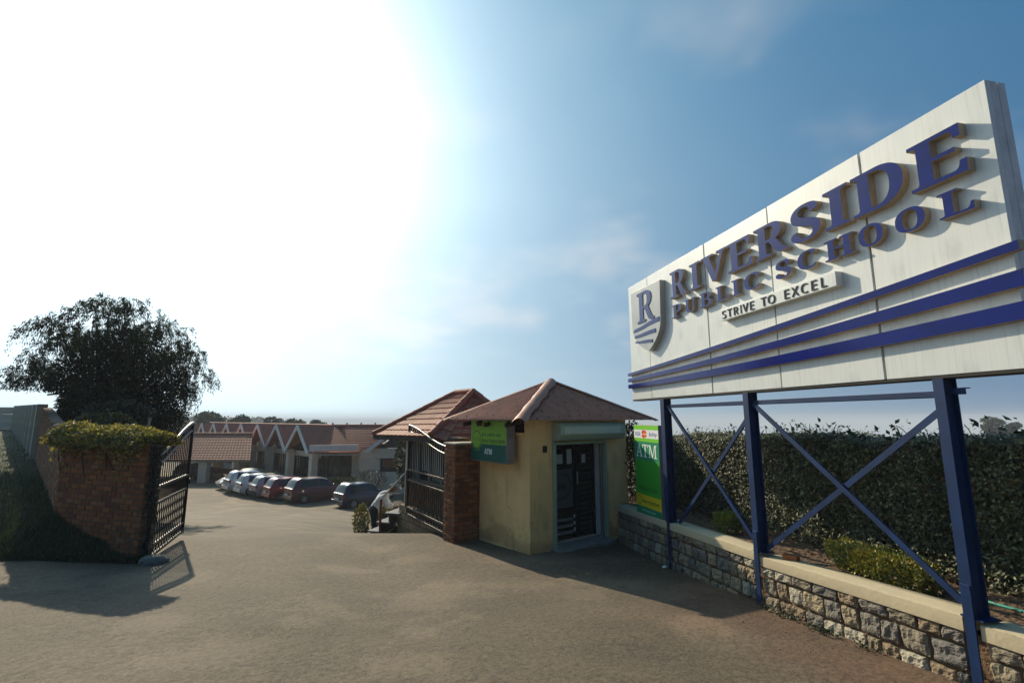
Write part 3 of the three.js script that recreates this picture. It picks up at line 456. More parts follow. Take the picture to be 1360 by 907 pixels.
// ------------------------------------------------------------------ gate, pillars, guardhouse
function gateLeaf(label, hinge, free, y0, len, hH, hF, dense) {
  const d = V(free[0] - hinge[0], 0, free[1] - hinge[1]).normalize(), t = thing('gate_leaf', label, 'gate', [hinge[0], y0, hinge[1]], Math.atan2(-d.z, d.x), 'leaves of the wrought iron entrance gate');
  delete t.userData.group;
  const top = (x) => { const s = clamp(x / len); return hH + (hF - hH) * (0.35 * s + 0.65 * fade(s)); }, B = M.black;
  part('stile', box(0.06, hH, 0.06, 0.0, hH / 2, 0), B, t); part('stile', box(0.05, hF, 0.05, len, hF / 2, 0), B, t);
  const rail = (f, r, n = 26) => part('rail', tube(Array.from({ length: n + 1 }, (_, i) => V(i / n * len, f(i / n * len), 0)), r, 40, 6), B, t);
  rail((x) => top(x) - 0.012, 0.03); rail((x) => top(x) - 0.17, 0.022);
  for (const y of [1.12, 0.86, 0.2, 0.03]) part('rail', box(len - 0.05, 0.042, 0.04, len / 2, y, 0), B, t);
  const pk = (x, a, b, r = dense > 1 ? 0.009 : 0.012) => part('bar', new THREE.CylinderGeometry(r, r, b - a, 6).translate(x, (a + b) / 2, 0), B, t);
  const n = Math.round(len / 0.125);
  for (let i = 1; i < n; i++) { const x = i / n * len; pk(x, 1.12, top(x) - 0.17); pk(x, 0.88, 1.11, 0.007); pk(x - 0.5 * len / n, 0.88, 1.11, 0.007); }
  for (let i = 1; i < n * dense; i++) { // wavy close-set bars below
    const x = i / n / dense * len, a = 0.022 * (i % 2 ? 1 : -1), m = part('bar', tube(Array.from({ length: 9 }, (_, k) => V(x + a * Math.sin(k / 8 * Math.PI * 4), mix(0.2, 0.86, k / 8), 0)), dense > 1 ? 0.0075 : 0.011, 20, 5), B, t); void m;
  }
  const ring = new THREE.TorusGeometry(0.055, 0.011, 5, 12), q = Math.round(len / 0.15);
  for (let i = 0; i < q; i++) { const x = (i + 0.5) / q * len, a = part('ring', ring, B, t); a.position.set(x, top(x) - 0.092, 0); const b = part('ring', ring, B, t); b.position.set(x, 0.115, 0); }
  part('latch', merged([box(0.12, 0.03, 0.03, len - 0.02, 1.0, 0.04), box(0.03, 0.1, 0.03, len - 0.06, 1.0, 0.05)]), B, t);
  for (const y of [0.25, hH - 0.25]) part('hinge', new THREE.CylinderGeometry(0.03, 0.03, 0.12, 8).translate(-0.045, y, 0), B, t);
  return t;
}
gateLeaf('black wrought iron gate leaf standing open against the creeper-topped brick wall', [-5.80, -8.07], [-6.55, -10.03], 0.2, 2.1, 1.64, 2.16, 2);
gateLeaf('black wrought iron gate leaf standing open in front of the guardhouse wall', [-1.42, -10.61], [-2.67, -12.73], 0.03, 2.46, 1.82, 2.24, 1);

{ // brick pillar beside the kiosk
  const t = thing('brick_pillar', 'square orange brick gate pillar between the open gate leaf and the cream kiosk', 'pillar', BOOTH_P, BOOTH_TURN);
  part('mortar_core', box(0.6, 2.3, 0.42, -0.30, 0.75, -1.91, 0.004), M.mortar, t);
  brickFace(t, -0.62, 0, () => -0.15, () => 1.90, -1.685, { left: 200 });
  const side = new THREE.Group(); side.name = 'brick_side'; side.position.set(-0.605, 0, -1.69); side.rotation.y = -Math.PI / 2; t.add(side);
  brickFace(side, -0.42, 0, () => -0.15, () => 1.90, 0.012, { left: 100 });
  part('pillar_cap', box(0.66, 0.04, 0.5, -0.31, 1.915, -1.9, 0.008), M.concrete, t);
}
{ // guardhouse behind the right leaf
  const A = V(-1.30, 0, -10.75), B = V(-2.95, 0, -13.0), d = B.clone().sub(A).normalize(), L = A.distanceTo(B), turn = Math.atan2(-d.z, d.x);
  // frame: +x along the wall away from the pillar, +z into the house; the road side is -z
  const t = thing('guardhouse', 'brick guardhouse with a clay tiled hip roof behind the right gate leaf', 'guardhouse', [A.x, 0, A.z], turn);
  const loc = (v) => { const q = v.clone().sub(A); return V(q.x * d.x + q.z * d.z, v.y, q.x * -d.z + q.z * d.x); };
  const sgn = Math.sign(loc(V(1, 0, -12)).z); // towards the house
  const z = (k) => k * sgn;
  part('wall_core', box(L, 1.1, 0.2, L / 2, 0.33, z(0.32)), M.mortar, t); part('wall', box(2.2, 2.7, 0.2, L + 0.0, 0.55, z(1.3)).translate(0, 0, 0), M.hall, t);
  part('wall_core', box(0.3, 1.1, 0.2, 0.15, 1.43, z(0.32)), M.mortar, t); part('wall_core', box(0.25, 1.1, 0.2, L - 0.125, 1.43, z(0.32)), M.mortar, t); part('wall_core', box(L, 0.16, 0.2, L / 2, 1.93, z(0.32)), M.mortar, t);
  const face = new THREE.Group(); face.name = 'brick_front'; face.rotation.y = sgn > 0 ? Math.PI : 0; face.position.set(sgn > 0 ? L : 0, 0, z(0.22)); t.add(face);
  const flip = (x) => sgn > 0 ? L - x : x;
  const seg = (a, b, y0, y1, bud) => brickFace(face, Math.min(flip(a), flip(b)), Math.max(flip(a), flip(b)), () => y0, () => y1, 0, bud);
  const bud = { left: 260 }; seg(0, L, 0.25, 0.87, bud); seg(0, 0.3, 0.88, 1.9, bud); seg(L - 0.25, L, 0.88, 1.9, bud); seg(0.3, L - 0.25, 1.85, 1.95, bud);
  const win = part('window', box(L - 0.5, 0.97, 0.02, L / 2, 1.365, z(0.33), 0.003), M.glassDark, t);
  for (const x of [0.3, 0.95, 1.6, 2.2, L - 0.25]) part('window_bar', box(0.05, 0.97, 0.07, x, 1.365, z(0.27)), M.white, win);
  part('window_bar', box(L - 0.5, 0.05, 0.07, L / 2, 1.84, z(0.27)), M.white, win); part('sill', box(L - 0.4, 0.05, 0.16, L / 2, 0.885, z(0.23)), M.concrete, win);
  for (const [x, h, w] of [[0.62, 0.9, 0.56], [1.27, 0.9, 0.56], [1.9, 0.7, 0.5], [2.35, 0.9, 0.3]]) part('glass_reflection', box(w, h, 0.015, x, 1.83 - h / 2, z(0.305)), M.concrete, win);  // pale panels added to imitate reflections in the window glass
  // rubble plinth
  part('plinth_core', box(L + 0.3, 2.2, 0.3, L / 2 + 0.05, -0.88, z(0.27)), M.soil, t);
  for (let r = 0; r < 6; r++) { let x = -0.05; while (x < L + 0.1) { const w = rr(0.14, 0.3), s = part('stone', stoneSmall[Math.floor(rnd() * 4)], M.stones[[1, 4, 2, 4][Math.floor(rnd() * 4)]], t); s.scale.set(w - 0.012, 0.165, 0.09); s.position.set(x + w / 2, 0.14 - r * 0.18, z(0.12)); x += w; } }
  part('cabin_back', box(0.2, 2.6, 1.6, L, 0.6, z(1.0)), M.hall, t); part('cabin_back', box(0.2, 2.4, 2, -0.2, 0.7, z(1.6)), M.hall, t);
  // roof from its corners
  const a = V(-4.1, 1.94, -14.5), b = V(-1.9, 2.01, -11.45), c = V(-1.5, 1.90, -11.3), c2 = V(0.55, 1.86, -12.2), p = V(-1.05, 3.12, -13.1), q = V(-1.62, 3.12, -13.9), e = V(-3.0, 1.95, -16.2), f = V(0.4, 1.9, -15.6);
  const R = (pts, rows, cols) => tileCourses(...pts.map(loc), rows, cols).forEach((g) => part('tile_course', g, M.tile, t));
  R([a, b, p, q], 8, 13); R([c, c2, p, p], 8, 10); R([e, a, q, q], 7, 8); R([f, e, q, p], 7, 12); R([c2, f, p, p], 7, 8); R([b, c, p, p], 6, 2);
  part('roof_lining', (() => { const k = [a, b, c, c2, f, e].map((v) => loc(v).add(V(0, -0.03, 0))); return plate(k, 0.03); })(), M.bark, t);
  const ridge = (u, v, n) => { for (let i = 0; i < n; i++) { const s = loc(u.clone().lerp(v, i / n)).add(V(0, 0.05, 0)), s2 = loc(u.clone().lerp(v, (i + 1.1) / n)).add(V(0, 0.05, 0)); part('ridge_tile', rod(s, s2, 0.085, 8, 0.07), M.tileEdge, t); } };
  ridge(a, q, 8); ridge(q, p, 3); ridge(b, p, 7); ridge(c2, p, 7);
  part('fascia_board', merged([bar(loc(a).add(V(0, -0.06, 0)), loc(b).add(V(0, -0.06, 0)), 0.03, 0.1)]), M.bark, t);
  part('cable', tube([loc(V(-0.9, 2.6, -11)), loc(V(-0.88, 2.2, -10.9)), loc(V(-0.9, 1.9, -10.85))], 0.01, 8, 5), M.dark, t);
}
// ------------------------------------------------------------------ steps, railing, person
{
  const o = V(-3.62, 0, -13.55), d = V(0.86, 0, 0.25).normalize(), turn = Math.atan2(-d.z, d.x);
  const t = thing('entrance_steps', 'short flight of dark slab steps rising to the guardhouse door behind the gate', 'steps', [o.x, 0, o.z], turn);
  for (let i = 0; i < 5; i++) { const y = -0.95 + i * 0.235; part('tread', box(0.42, 0.045, 0.85, -0.33 + i * 0.24, y, -0.05), M.slab, t); part('riser', box(0.05, 0.2, 0.75, -0.42 + i * 0.24, y - 0.12, -0.05), M.slab, t); }
  part('side_wall', plate([V(1.3, -1.4, -0.5), V(-0.4, -1.4, -0.5), V(-0.4, -1.1, -0.5), V(1.3, 0.3, -0.5)], 0.1), M.slab, t);
  const h = thing('handrail', 'sloping steel handrail on a rusty post beside the guardhouse steps', 'handrail', [o.x, 0, o.z], turn);
  part('rail', rod(V(0.27, 0.32, 0.36), V(1.06, 1.1, 0.40), 0.022), M.alu, h); part('post', box(0.05, 1.66, 0.05, 0.30, -0.48, 0.36), M.rust, h); part('post', box(0.05, 1.4, 0.05, 1.05, 0.4, 0.4), M.black, h);
}
function field(fn, c, half, res, step) { // closed surface of fn < 0 in a cube
  const mc = new MarchingCubes(res, M.dark, false, false, 60000); mc.isolation = 0;
  for (let k = 0; k < res; k++) for (let j = 0; j < res; j++) for (let i = 0; i < res; i++) { const s = (q) => (q - res / 2) / (res / 2) * half; mc.field[k * res * res + j * res + i] = -fn(c.x + s(i), c.y + s(j), c.z + s(k)); }
  mc.update(); void step;
  const n = mc.count, g = new THREE.BufferGeometry(); g.setAttribute('position', new THREE.BufferAttribute(Float32Array.from(mc.positionArray.subarray(0, n * 3)), 3)); g.setAttribute('normal', new THREE.BufferAttribute(Float32Array.from(mc.normalArray.subarray(0, n * 3)), 3));
  g.scale(half, half, half).translate(c.x, c.y, c.z); g.computeVertexNormals(); return metric(g);
}
const capsule = (p, a, b, ra, rb) => { const bx = b[0] - a[0], by = b[1] - a[1], bz = b[2] - a[2], px = p[0] - a[0], py = p[1] - a[1], pz = p[2] - a[2], h = clamp((px * bx + py * by + pz * bz) / (bx * bx + by * by + bz * bz + 1e-9)); return Math.hypot(px - bx * h, py - by * h, pz - bz * h) - mix(ra, rb, h); };
const smin = (a, b, k) => { const h = clamp(0.5 + 0.5 * (b - a) / k); return mix(b, a, h) - k * h * (1 - h); };
const bones = (list, k) => (x, y, z) => { let d = 9; for (const [a, b, ra, rb] of list) { const c = capsule([x, y, z], a, b, ra, rb); d = d > 8 ? c : smin(d, c, k); } return d; };
{
  // bends forward over the planting beside the steps; local +x is where they face
  const g0 = groundAt(-4.12, -15.0), t = thing('person', 'person in a white shirt and dark trousers bending forward beside the steps', 'person', [-4.12, g0, -15.0], 0.15);
  const hip = [0, 0.9, 0], ch = [0.26, 1.28, 0], nk = [0.36, 1.38, 0], hd = [0.46, 1.46, 0];
  const arm = (s) => { const sh = [0.27, 1.3, 0.19 * s], el = [0.40, 1.04, 0.24 * s], wr = [0.58, 0.97, 0.10 * s]; return [sh, el, wr]; };
  const body = [[hip, ch, 0.13, 0.135], [ch, nk, 0.1, 0.06], [nk, hd, 0.055, 0.06]], shirt = [[[0.02, 0.93, 0], ch, 0.155, 0.165], [[0.2, 1.22, -0.13], [0.2, 1.22, 0.13], 0.12, 0.12], [ch, nk, 0.12, 0.075]], trousers = [[[0, 0.92, -0.05], [0, 0.92, 0.05], 0.145, 0.145]];
  for (const s of [-1, 1]) {
    const [sh, el, wr] = arm(s), kn = [0.05, 0.48, 0.1 * s], an = [-0.03, 0.08, 0.11 * s];
    body.push([sh, el, 0.055, 0.045], [el, wr, 0.043, 0.03], [[0, 0.88, 0.09 * s], kn, 0.085, 0.06], [kn, an, 0.055, 0.04], [an, [0.14, 0.035, 0.12 * s], 0.04, 0.035]);
    shirt.push([sh, el, 0.075, 0.065], [el, wr, 0.055, 0.042].map((v, i) => i === 1 ? [mix(el[0], wr[0], 0.7), mix(el[1], wr[1], 0.7), mix(el[2], wr[2], 0.7)] : v));
    trousers.push([[0, 0.88, 0.085 * s], kn, 0.115, 0.085], [kn, [an[0], 0.1, an[2]], 0.082, 0.075]);
  }
  const bodyG = field(bones(body, 0.05), V(0.2, 0.78, 0), 0.95, 84);
  const head = field((x, y, z) => { const q = [x - 0.53, y - 1.515, z], up = q[0] * -0.55 + q[1] * 0.83, fw = q[0] * 0.83 + q[1] * 0.55; let d = Math.hypot(fw / 0.095, up / 0.12, q[2] / 0.078) - 1; d *= 0.085; d = smin(d, capsule([fw, up, q[2]], [0.07, -0.08, 0], [0.05, -0.06, 0], 0.045, 0.05), 0.03); d = smin(d, capsule([fw, up, q[2]], [0.095, 0.01, 0], [0.112, -0.025, 0], 0.008, 0.013), 0.012); for (const s of [-1, 1]) { d = smin(d, capsule([fw, up, q[2]], [-0.005, 0.015, 0.078 * s], [-0.01, -0.025, 0.075 * s], 0.016, 0.01), 0.01); d = Math.max(d, -(Math.hypot(fw - 0.1, up - 0.012, q[2] - 0.032 * s) - 0.014)); } d = Math.max(d, -(capsule([fw, up, q[2]], [0.104, -0.062, -0.02], [0.104, -0.062, 0.02], 0.004, 0.004))); return smin(d, capsule([x, y, z], [0.36, 1.38, 0], [0.47, 1.46, 0], 0.055, 0.055), 0.03); }, V(0.48, 1.47, 0), 0.22, 60);
  const hands = [-1, 1].map((s) => { const w = [0.58, 0.97, 0.10 * s], L = [[w, [0.645, 0.955, 0.085 * s], 0.026, 0.03]]; for (let f = 0; f < 4; f++) { const k = f - 1.5, l = [0.9, 1, 0.95, 0.75][f], a = [0.655, 0.962 + k * 0.019, 0.085 * s], b = [0.655 + 0.035 * l, 0.962 + k * 0.021, 0.07 * s], c = [0.655 + 0.055 * l, 0.958 + k * 0.021, 0.045 * s]; L.push([a, b, 0.0095, 0.009], [b, c, 0.009, 0.008]); } L.push([[0.62, 0.985, 0.08 * s], [0.66, 1.0, 0.055 * s], 0.012, 0.01], [[0.66, 1.0, 0.055 * s], [0.69, 0.992, 0.045 * s], 0.01, 0.009]); return field(bones(L, 0.008), V(0.64, 0.965, 0.08 * s), 0.12, 56); });
  part('body', merged([bodyG, head, ...hands]), std(rgb(0.16, 0.08, 0.05), 0.6), t);
  const wr = (f, k) => (x, y, z) => f(x, y, z) + k * (fbm(x * 14 + 30, y * 9 + 30, z * 14 + 30, 3) - 0.5);
  part('shirt', field((x, y, z) => Math.max(wr(bones(shirt, 0.05), 0.025)(x, y, z), Math.hypot(x - 0.45, y - 1.46, z) < 0.09 ? 1 : -9), V(0.25, 1.1, 0), 0.5, 76), std(rgb(0.74, 0.73, 0.70), 0.85, { bumpMap: rough, bumpScale: 0.004 }), t);
  part('trousers', field(wr(bones(trousers, 0.05), 0.02), V(0, 0.55, 0), 0.62, 72), std(rgb(0.022, 0.024, 0.03), 0.85), t);
  for (const s of [-1, 1]) part('shoe', field(bones([[[-0.06, 0.05, 0.11 * s], [0.1, 0.042, 0.12 * s], 0.052, 0.046], [[0.1, 0.042, 0.12 * s], [0.19, 0.035, 0.125 * s], 0.046, 0.036]], 0.03), V(0.06, 0.06, 0.115 * s), 0.18, 36), M.black, t);
  part('hair', field((x, y, z) => { const q = [x - 0.53, y - 1.515, z], up = q[0] * -0.55 + q[1] * 0.83, fw = q[0] * 0.83 + q[1] * 0.55; const d = (Math.hypot(fw / 0.106, up / 0.132, q[2] / 0.09) - 1) * 0.09 + 0.006 * (fbm(x * 60 + 90, y * 60, z * 60 + 90, 2) - 0.5); return Math.max(d, fw * 0.75 - up * 0.66 - 0.02, -up - 0.055); }, V(0.53, 1.53, 0), 0.19, 52), std(rgb(0.008, 0.007, 0.006), 0.6), t);
  const p = tag(part('paper_sheet', grid(6, 6, (u, v) => V(-4.12 + 0.70 + (u - 0.5) * 0.26, g0 + 1.0 + (v - 0.5) * 0.30 + 0.02 * Math.sin(u * 3), -15.06 + (v - 0.5) * 0.16 + 0.03 * Math.cos(u * 4))), M.paper, scene), 'white sheet of paper held in the hands of the bending person', 'paper'); void p;
}
// ------------------------------------------------------------------ left wall, bank, compound wall
const C0 = V(-5.82, 0, -8.02), C1 = V(-8.22, 0, -9.0), C2 = V(-17.8, 0, -18.4), C3 = V(-39.8, 0, -39);
const bankH = (x, z) => { // grass bank between the road edge and the walls
  const toe = -8.12 + 0.12 * Math.sin(x * 0.9) + 0.1 * (fbm(x * 1.3 + 50, 4, 0.3, 3) - 0.5), wall = x > C1.x ? mix(C1.z, C0.z - 0.02, (x - C1.x) / (C0.x - C1.x)) : x > C2.x ? mix(C2.z, C1.z, (x - C2.x) / (C1.x - C2.x)) : C2.z + (x - C2.x) * 0.936;
  const base = x > C1.x ? mix(0.78, 0.2, Math.pow((x - C1.x) / (C0.x - C1.x), 0.7)) : x > C2.x ? mix(0.92, 0.78, (x - C2.x) / (C1.x - C2.x)) : mix(0.92, 1.5, clamp((C2.x - x) / 22)), w = Math.max(0.15, toe - wall), s = clamp((toe - z) / w);
  return { h: groundAt(x, toe) + (base - groundAt(x, toe)) * (x > C1.x ? Math.pow(s, 0.6) : 1 - Math.pow(1 - s, Math.min(6, w * 0.9 + 0.6))) + 0.05 * (fbm(x * 1.7 + 60, z * 1.7 + 60, 0.4, 4) - 0.5) * Math.min(1, s * 5), toe, wall };
};
{
  const g = grid(150, 50, (u, v) => { const x = u < 0.45 ? mix(-5.78, -9.4, u / 0.45) : mix(-9.4, -52, (u - 0.45) / 0.55), b = bankH(x, -9), z = mix(b.toe + 0.06, b.wall - 0.1, Math.pow(v, 1.4)); return V(x, bankH(x, z).h + (v < 0.01 ? -0.03 : 0.006), z); }, 1.2);
  const m = struct('grass_bank', g, M.bank); void m;
  const list = [];
  for (let i = 0; i < 70000; i++) { const x = -5.8 - Math.pow(rnd(), 1.7) * 26, b = bankH(x, -9), z = mix(b.toe + 0.05, b.wall, Math.pow(rnd(), 1.3)), d = fbm(x * 0.8 + 30, z * 0.8 + 30, 0.5, 3);  const h = bankH(x, z).h; list.push({ p: V(x, h - 0.01, z), dir: V(rr(-0.6, 0.6), 1, rr(-0.6, 0.6)), s: rr(0.05, 0.16) * (0.5 + d), c: vary(rnd() < 0.2 ? [0.12, 0.12, 0.04] : [0.05, 0.095, 0.025]) }); }
  const gr = leaves('grass', list, matThin, scene, leafGeo.clone().scale(0.16, 1, 0.5)); tag(gr, 'dark rough grass growing on the shaded bank left of the gate', 'grass');
}
{
  const dx = C1.clone().sub(C0).normalize(), turn = Math.atan2(dx.z, -dx.x); // +x towards the gate, +z to the road
  const L = C0.distanceTo(C1), t = thing('brick_boundary_wall', 'old orange brick boundary wall with overgrown top, left of the open gate', 'wall', [C1.x, 0, C1.z], turn), bud = { left: 230 };
  part('mortar_core', box(L - 0.1, 2.2, 0.2, L / 2 - 0.06, 0.9, -0.11, 0.004), M.mortar, t);
  const soilY = (x) => mix(0.78, 0.12, Math.pow(x / L, 0.7)) - 0.08;
  brickFace(t, 0, L - 0.68, soilY, () => 2.0, 0.0, bud);
  part('pier_core', box(0.66, 2.2, 0.2, L - 0.33, 0.92, -0.01, 0.004), M.mortar, t);
  brickFace(t, L - 0.67, L, () => 0.0, () => 2.02, 0.1, bud);
  const es = new THREE.Group(); es.name = 'pier_side'; es.position.set(L - 0.03, 0, 0.1); es.rotation.y = Math.PI / 2; t.add(es); brickFace(es, 0.0, 0.2, () => 0.0, () => 2.02, 0.01, { left: 50 });
  // receding length
  const d2 = C2.clone().sub(C1), L2 = d2.length(), r = new THREE.Group(); r.name = 'receding_length'; d2.normalize();
  const w2 = Math.atan2(d2.z, -d2.x); r.rotation.y = w2 - turn; const off = V(C2.x - C1.x, 0, C2.z - C1.z).applyAxisAngle(V(0, 1, 0), -turn); r.position.copy(off); t.add(r);
  const top2 = (x) => mix(2.86, 2.0, Math.pow(x / L2, 1)), bot2 = (x) => mix(0.85, 0.6, x / L2);
  part('mortar_core', plate([V(0, 0.5, -0.02), V(L2, 0.5, -0.02), V(L2, 1.99, -0.02), V(0, 2.84, -0.02)], 0.24), M.mortar, r);
  brickFace(r, 0, L2, bot2, top2, 0.0, { left: 0 });
  // pipe on the wall, creepers on top
  tag(part('pipe', rod(V(-6.55, 1.6, -8.75), V(-6.52, 2.46, -8.78), 0.022), M.grey, scene), 'short grey pipe standing up behind the creeper on the brick wall', 'pipe');
  const cr = thing('creeper', 'yellow-green creeper sprawling along the top of the brick wall beside the gate', 'creeper', [C1.x, 0, C1.z], turn), list = [];
  for (let i = 0; i < 15000; i++) { const x = rr(-0.15, L - 0.03), s = rnd(), lump = 0.55 + 0.75 * fbm(x * 1.5 + 20, 3, 0.2, 3), a = rr(-0.3, 3.4), h = Math.pow(rnd(), 0.35), hang = fbm(x * 2.3 + 9, 7, 0.6, 3); const rise = mix(0.34, 0.17, clamp(x / L)) * lump * 1.1; let y = 2.02 + Math.max(-0.1, Math.sin(a)) * rise * h, z = -0.12 + Math.cos(a) * 0.36 * h; if (s < 0.06) { y = 2.02 - rnd() * rnd() * (0.25 + 0.9 * Math.max(0, hang - 0.42) * 2); z = 0.05 + rnd() * 0.1; if (x > L - 0.67) z += 0.08; } list.push({ p: V(x, y, z), dir: rdir().add(V(0, 0.3, 0.3)), s: rr(0.04, 0.085), c: vary(rnd() < 0.55 ? [0.42, 0.34, 0.055] : [0.14, 0.15, 0.03]) }); }
  for (let i = 0; i < 700; i++) { const y = Math.pow(rnd(), 0.5) * 2; list.push({ p: V(L - 0.01 + 0.04 * rnd(), y, 0.08 - rnd() * 0.2), dir: rdir().add(V(0.3, -0.2, 0)), s: rr(0.03, 0.07), c: vary([0.05, 0.05, 0.015]) }); }
  leaves('foliage', list, leafMat(W1, 0.58, 0.7), cr);
  const stems = []; for (let i = 0; i < 5; i++) { const x = rr(0, L), n = rr(0.3, 0.8); stems.push(tube([V(x, 2.0, 0.03), V(x + rr(-0.1, 0.1), 2.0 - n * 0.4, 0.025), V(x + rr(-0.2, 0.2), Math.max(soilY(x), 2.0 - n), 0.02)], 0.008, 10, 5)); } part('stem', merged(stems), M.bark, cr).userData.kind = 'stuff';
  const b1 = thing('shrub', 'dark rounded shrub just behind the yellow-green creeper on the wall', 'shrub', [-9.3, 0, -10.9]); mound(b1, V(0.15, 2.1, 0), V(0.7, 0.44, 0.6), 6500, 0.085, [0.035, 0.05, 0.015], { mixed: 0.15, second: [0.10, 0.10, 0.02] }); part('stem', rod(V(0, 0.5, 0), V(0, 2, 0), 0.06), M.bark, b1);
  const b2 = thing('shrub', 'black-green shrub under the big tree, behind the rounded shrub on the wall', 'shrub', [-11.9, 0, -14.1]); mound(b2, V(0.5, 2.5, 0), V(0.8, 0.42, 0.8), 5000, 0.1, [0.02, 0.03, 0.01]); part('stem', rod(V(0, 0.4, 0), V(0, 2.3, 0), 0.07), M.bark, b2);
  const rk = thing('rock', 'dark rough stone lying on the road at the foot of the left gate leaf', 'rock', [-5.6, groundAt(-5.6, -7.95) - 0.03, -7.95]);
  const rg = new THREE.IcosahedronGeometry(0.17, 4), rp = rg.attributes.position; for (let i = 0; i < rp.count; i++) { const k = 0.75 + 0.6 * fbm(rp.getX(i) * 7 + 9, rp.getY(i) * 7 + 9, rp.getZ(i) * 7 + 9, 4); rp.setXYZ(i, rp.getX(i) * k * 1.15, Math.max(0, rp.getY(i) * k * 0.62 + 0.05), rp.getZ(i) * k); } rg.computeVertexNormals(); part('stone', metric(rg), M.stones[3], rk);
}
{ // precast concrete compound wall
  const t = thing('compound_wall', 'pale precast concrete panel wall climbing the grass bank at the far left', 'wall', [0, 0, 0]);
  const run = (a, b, n, yb0, yb1, yt0, yt1) => { for (let i = 0; i < n; i++) { const p = a.clone().lerp(b, i / n), q = a.clone().lerp(b, (i + 1) / n), s = (k) => [mix(yb0, yb1, k) - 0.3, mix(yt0, yt1, k)], [l0, h0] = s(i / n), [l1, h1] = s((i + 1) / n); for (let k = 0; k < 4; k++) { const f = (l, h, m) => mix(l, h, (k + m) / 4); part('panel', plate([V(p.x, f(l0, h0, 0.01), p.z), V(q.x, f(l1, h1, 0.01), q.z), V(q.x, f(l1, h1, 0.99), q.z), V(p.x, f(l0, h0, 0.99), p.z)], 0.05), M.concrete, t); } part('post', box(0.30, h0 - l0 + 0.12, 0.36, 0, (l0 + h0) / 2 + 0.04, 0).rotateY(0.8).translate(p.x, 0, p.z), M.concrete, t); } };
  run(C2, C3, 10, 0.92, 1.35, 2.86, 3.3); run(C3, V(-62, 0, -41), 5, 1.35, 1.4, 3.3, 3.35);
}
{ // the big drooping tree
  const t = thing('tree', 'big dark tree with drooping feathery branches behind the brick wall', 'tree', [-15.5, -0.3, -18.4]);
  const limbs = [], trunk = []; trunk.push(tube([V(0, -0.6, 0), V(0.1, 1.2, 0.05), V(0.0, 2.6, 0)], 0.24, 10, 9), tube([V(0.3, -0.6, 0.2), V(0.7, 1.5, 0.1), V(1.2, 3.2, 0)], 0.14, 10, 8), tube([V(-0.2, -0.6, 0), V(-0.7, 1.6, 0.1), V(-1.3, 3.4, 0.2)], 0.13, 10, 8));
  part('trunk', merged(trunk), M.bark, t);
  const list = [], R = 3.35, tops = [[-0.9, 6.75, 0], [0.7, 6.6, 0.3], [2.1, 5.9, 0], [3.0, 4.9, 0.2], [-2.4, 5.6, 0.1], [-3.2, 4.4, 0], [0, 6.2, 1.4], [0, 6, -1.5], [1.6, 5.5, 1.6], [-1.6, 5.7, 1.6], [-1.7, 5.4, -1.6], [1.7, 5.3, -1.6], [2.6, 4.6, 1.4], [-2.6, 4.4, 1.4], [2.6, 4.4, -1.4], [-2.7, 4.1, -1.4], [0, 5, 2.4], [0.2, 5.8, 0.2], [-0.6, 5.2, 0.8], [1.0, 4.8, 0.9], [3.3, 3.7, 0.2], [-3.55, 3.3, 0.4], [-1.5, 3.9, 2.0], [1.2, 3.7, 2.1], [3.0, 2.9, 0.8], [-1.0, 3.0, 1.6], [0.6, 2.6, 1.5], [2.0, 2.7, 1.3], [-2.3, 2.7, 1.3]];
  for (const [x0, y0, z] of tops) { if (x0 < -2.2 && y0 < 4.2) continue; const x = x0 * 0.80 + 0.40, y = y0 * 1.1;
    limbs.push(tube([V(x * 0.1, 2.2, z * 0.1), V(x * 0.5, 2.2 + (y - 2.2) * 0.65, z * 0.5), V(x * 0.8, y - 0.75, z * 0.8)], 0.035, 10, 5));
    const n = 54 + Math.floor(rnd() * 16);
    for (let k = 0; k < n; k++) { // each twig arches out and hangs
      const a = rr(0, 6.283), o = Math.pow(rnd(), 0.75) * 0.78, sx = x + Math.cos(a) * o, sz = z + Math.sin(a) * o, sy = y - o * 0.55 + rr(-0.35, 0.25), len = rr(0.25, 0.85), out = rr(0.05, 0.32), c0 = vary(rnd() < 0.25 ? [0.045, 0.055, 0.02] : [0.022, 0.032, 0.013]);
      for (let j = 0; j < 40; j++) { const s = j / 40, q = V(sx + Math.cos(a) * out * s + rr(-0.07, 0.07), sy + 0.12 * Math.sin(s * 2.2) - len * s * s + rr(-0.06, 0.06), sz + Math.sin(a) * out * s + rr(-0.07, 0.07)); list.push({ p: q, dir: V(Math.cos(a) * 0.5 + rr(-0.6, 0.6), -0.5 - s + rr(-0.4, 0.6), Math.sin(a) * 0.5 + rr(-0.6, 0.6)), s: rr(0.06, 0.12), c: c0.map((v) => v * rr(0.8, 1.25)) }); }
    }
  }
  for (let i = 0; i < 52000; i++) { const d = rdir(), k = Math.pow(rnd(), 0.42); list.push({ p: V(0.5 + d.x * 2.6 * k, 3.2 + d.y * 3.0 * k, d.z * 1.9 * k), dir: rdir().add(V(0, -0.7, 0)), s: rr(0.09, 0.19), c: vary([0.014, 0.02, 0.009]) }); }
  part('limb', merged(limbs), M.bark, t).userData.kind = 'stuff'; void R;
  const clear = list.filter((l) => { const x = l.p.x - 15.5 - C1.x, z = l.p.z - 18.4 - C1.z; return !(x * -0.699 + z * 0.715 > -0.35 && l.p.y < 3.7); });
  leaves('crown', clear, phys(W1, 0.95, { transmission: 0.35, thickness: 0, specularIntensity: 0.2, side: THREE.DoubleSide }), t, leafGeo.clone().scale(0.5, 1, 0.6));
}
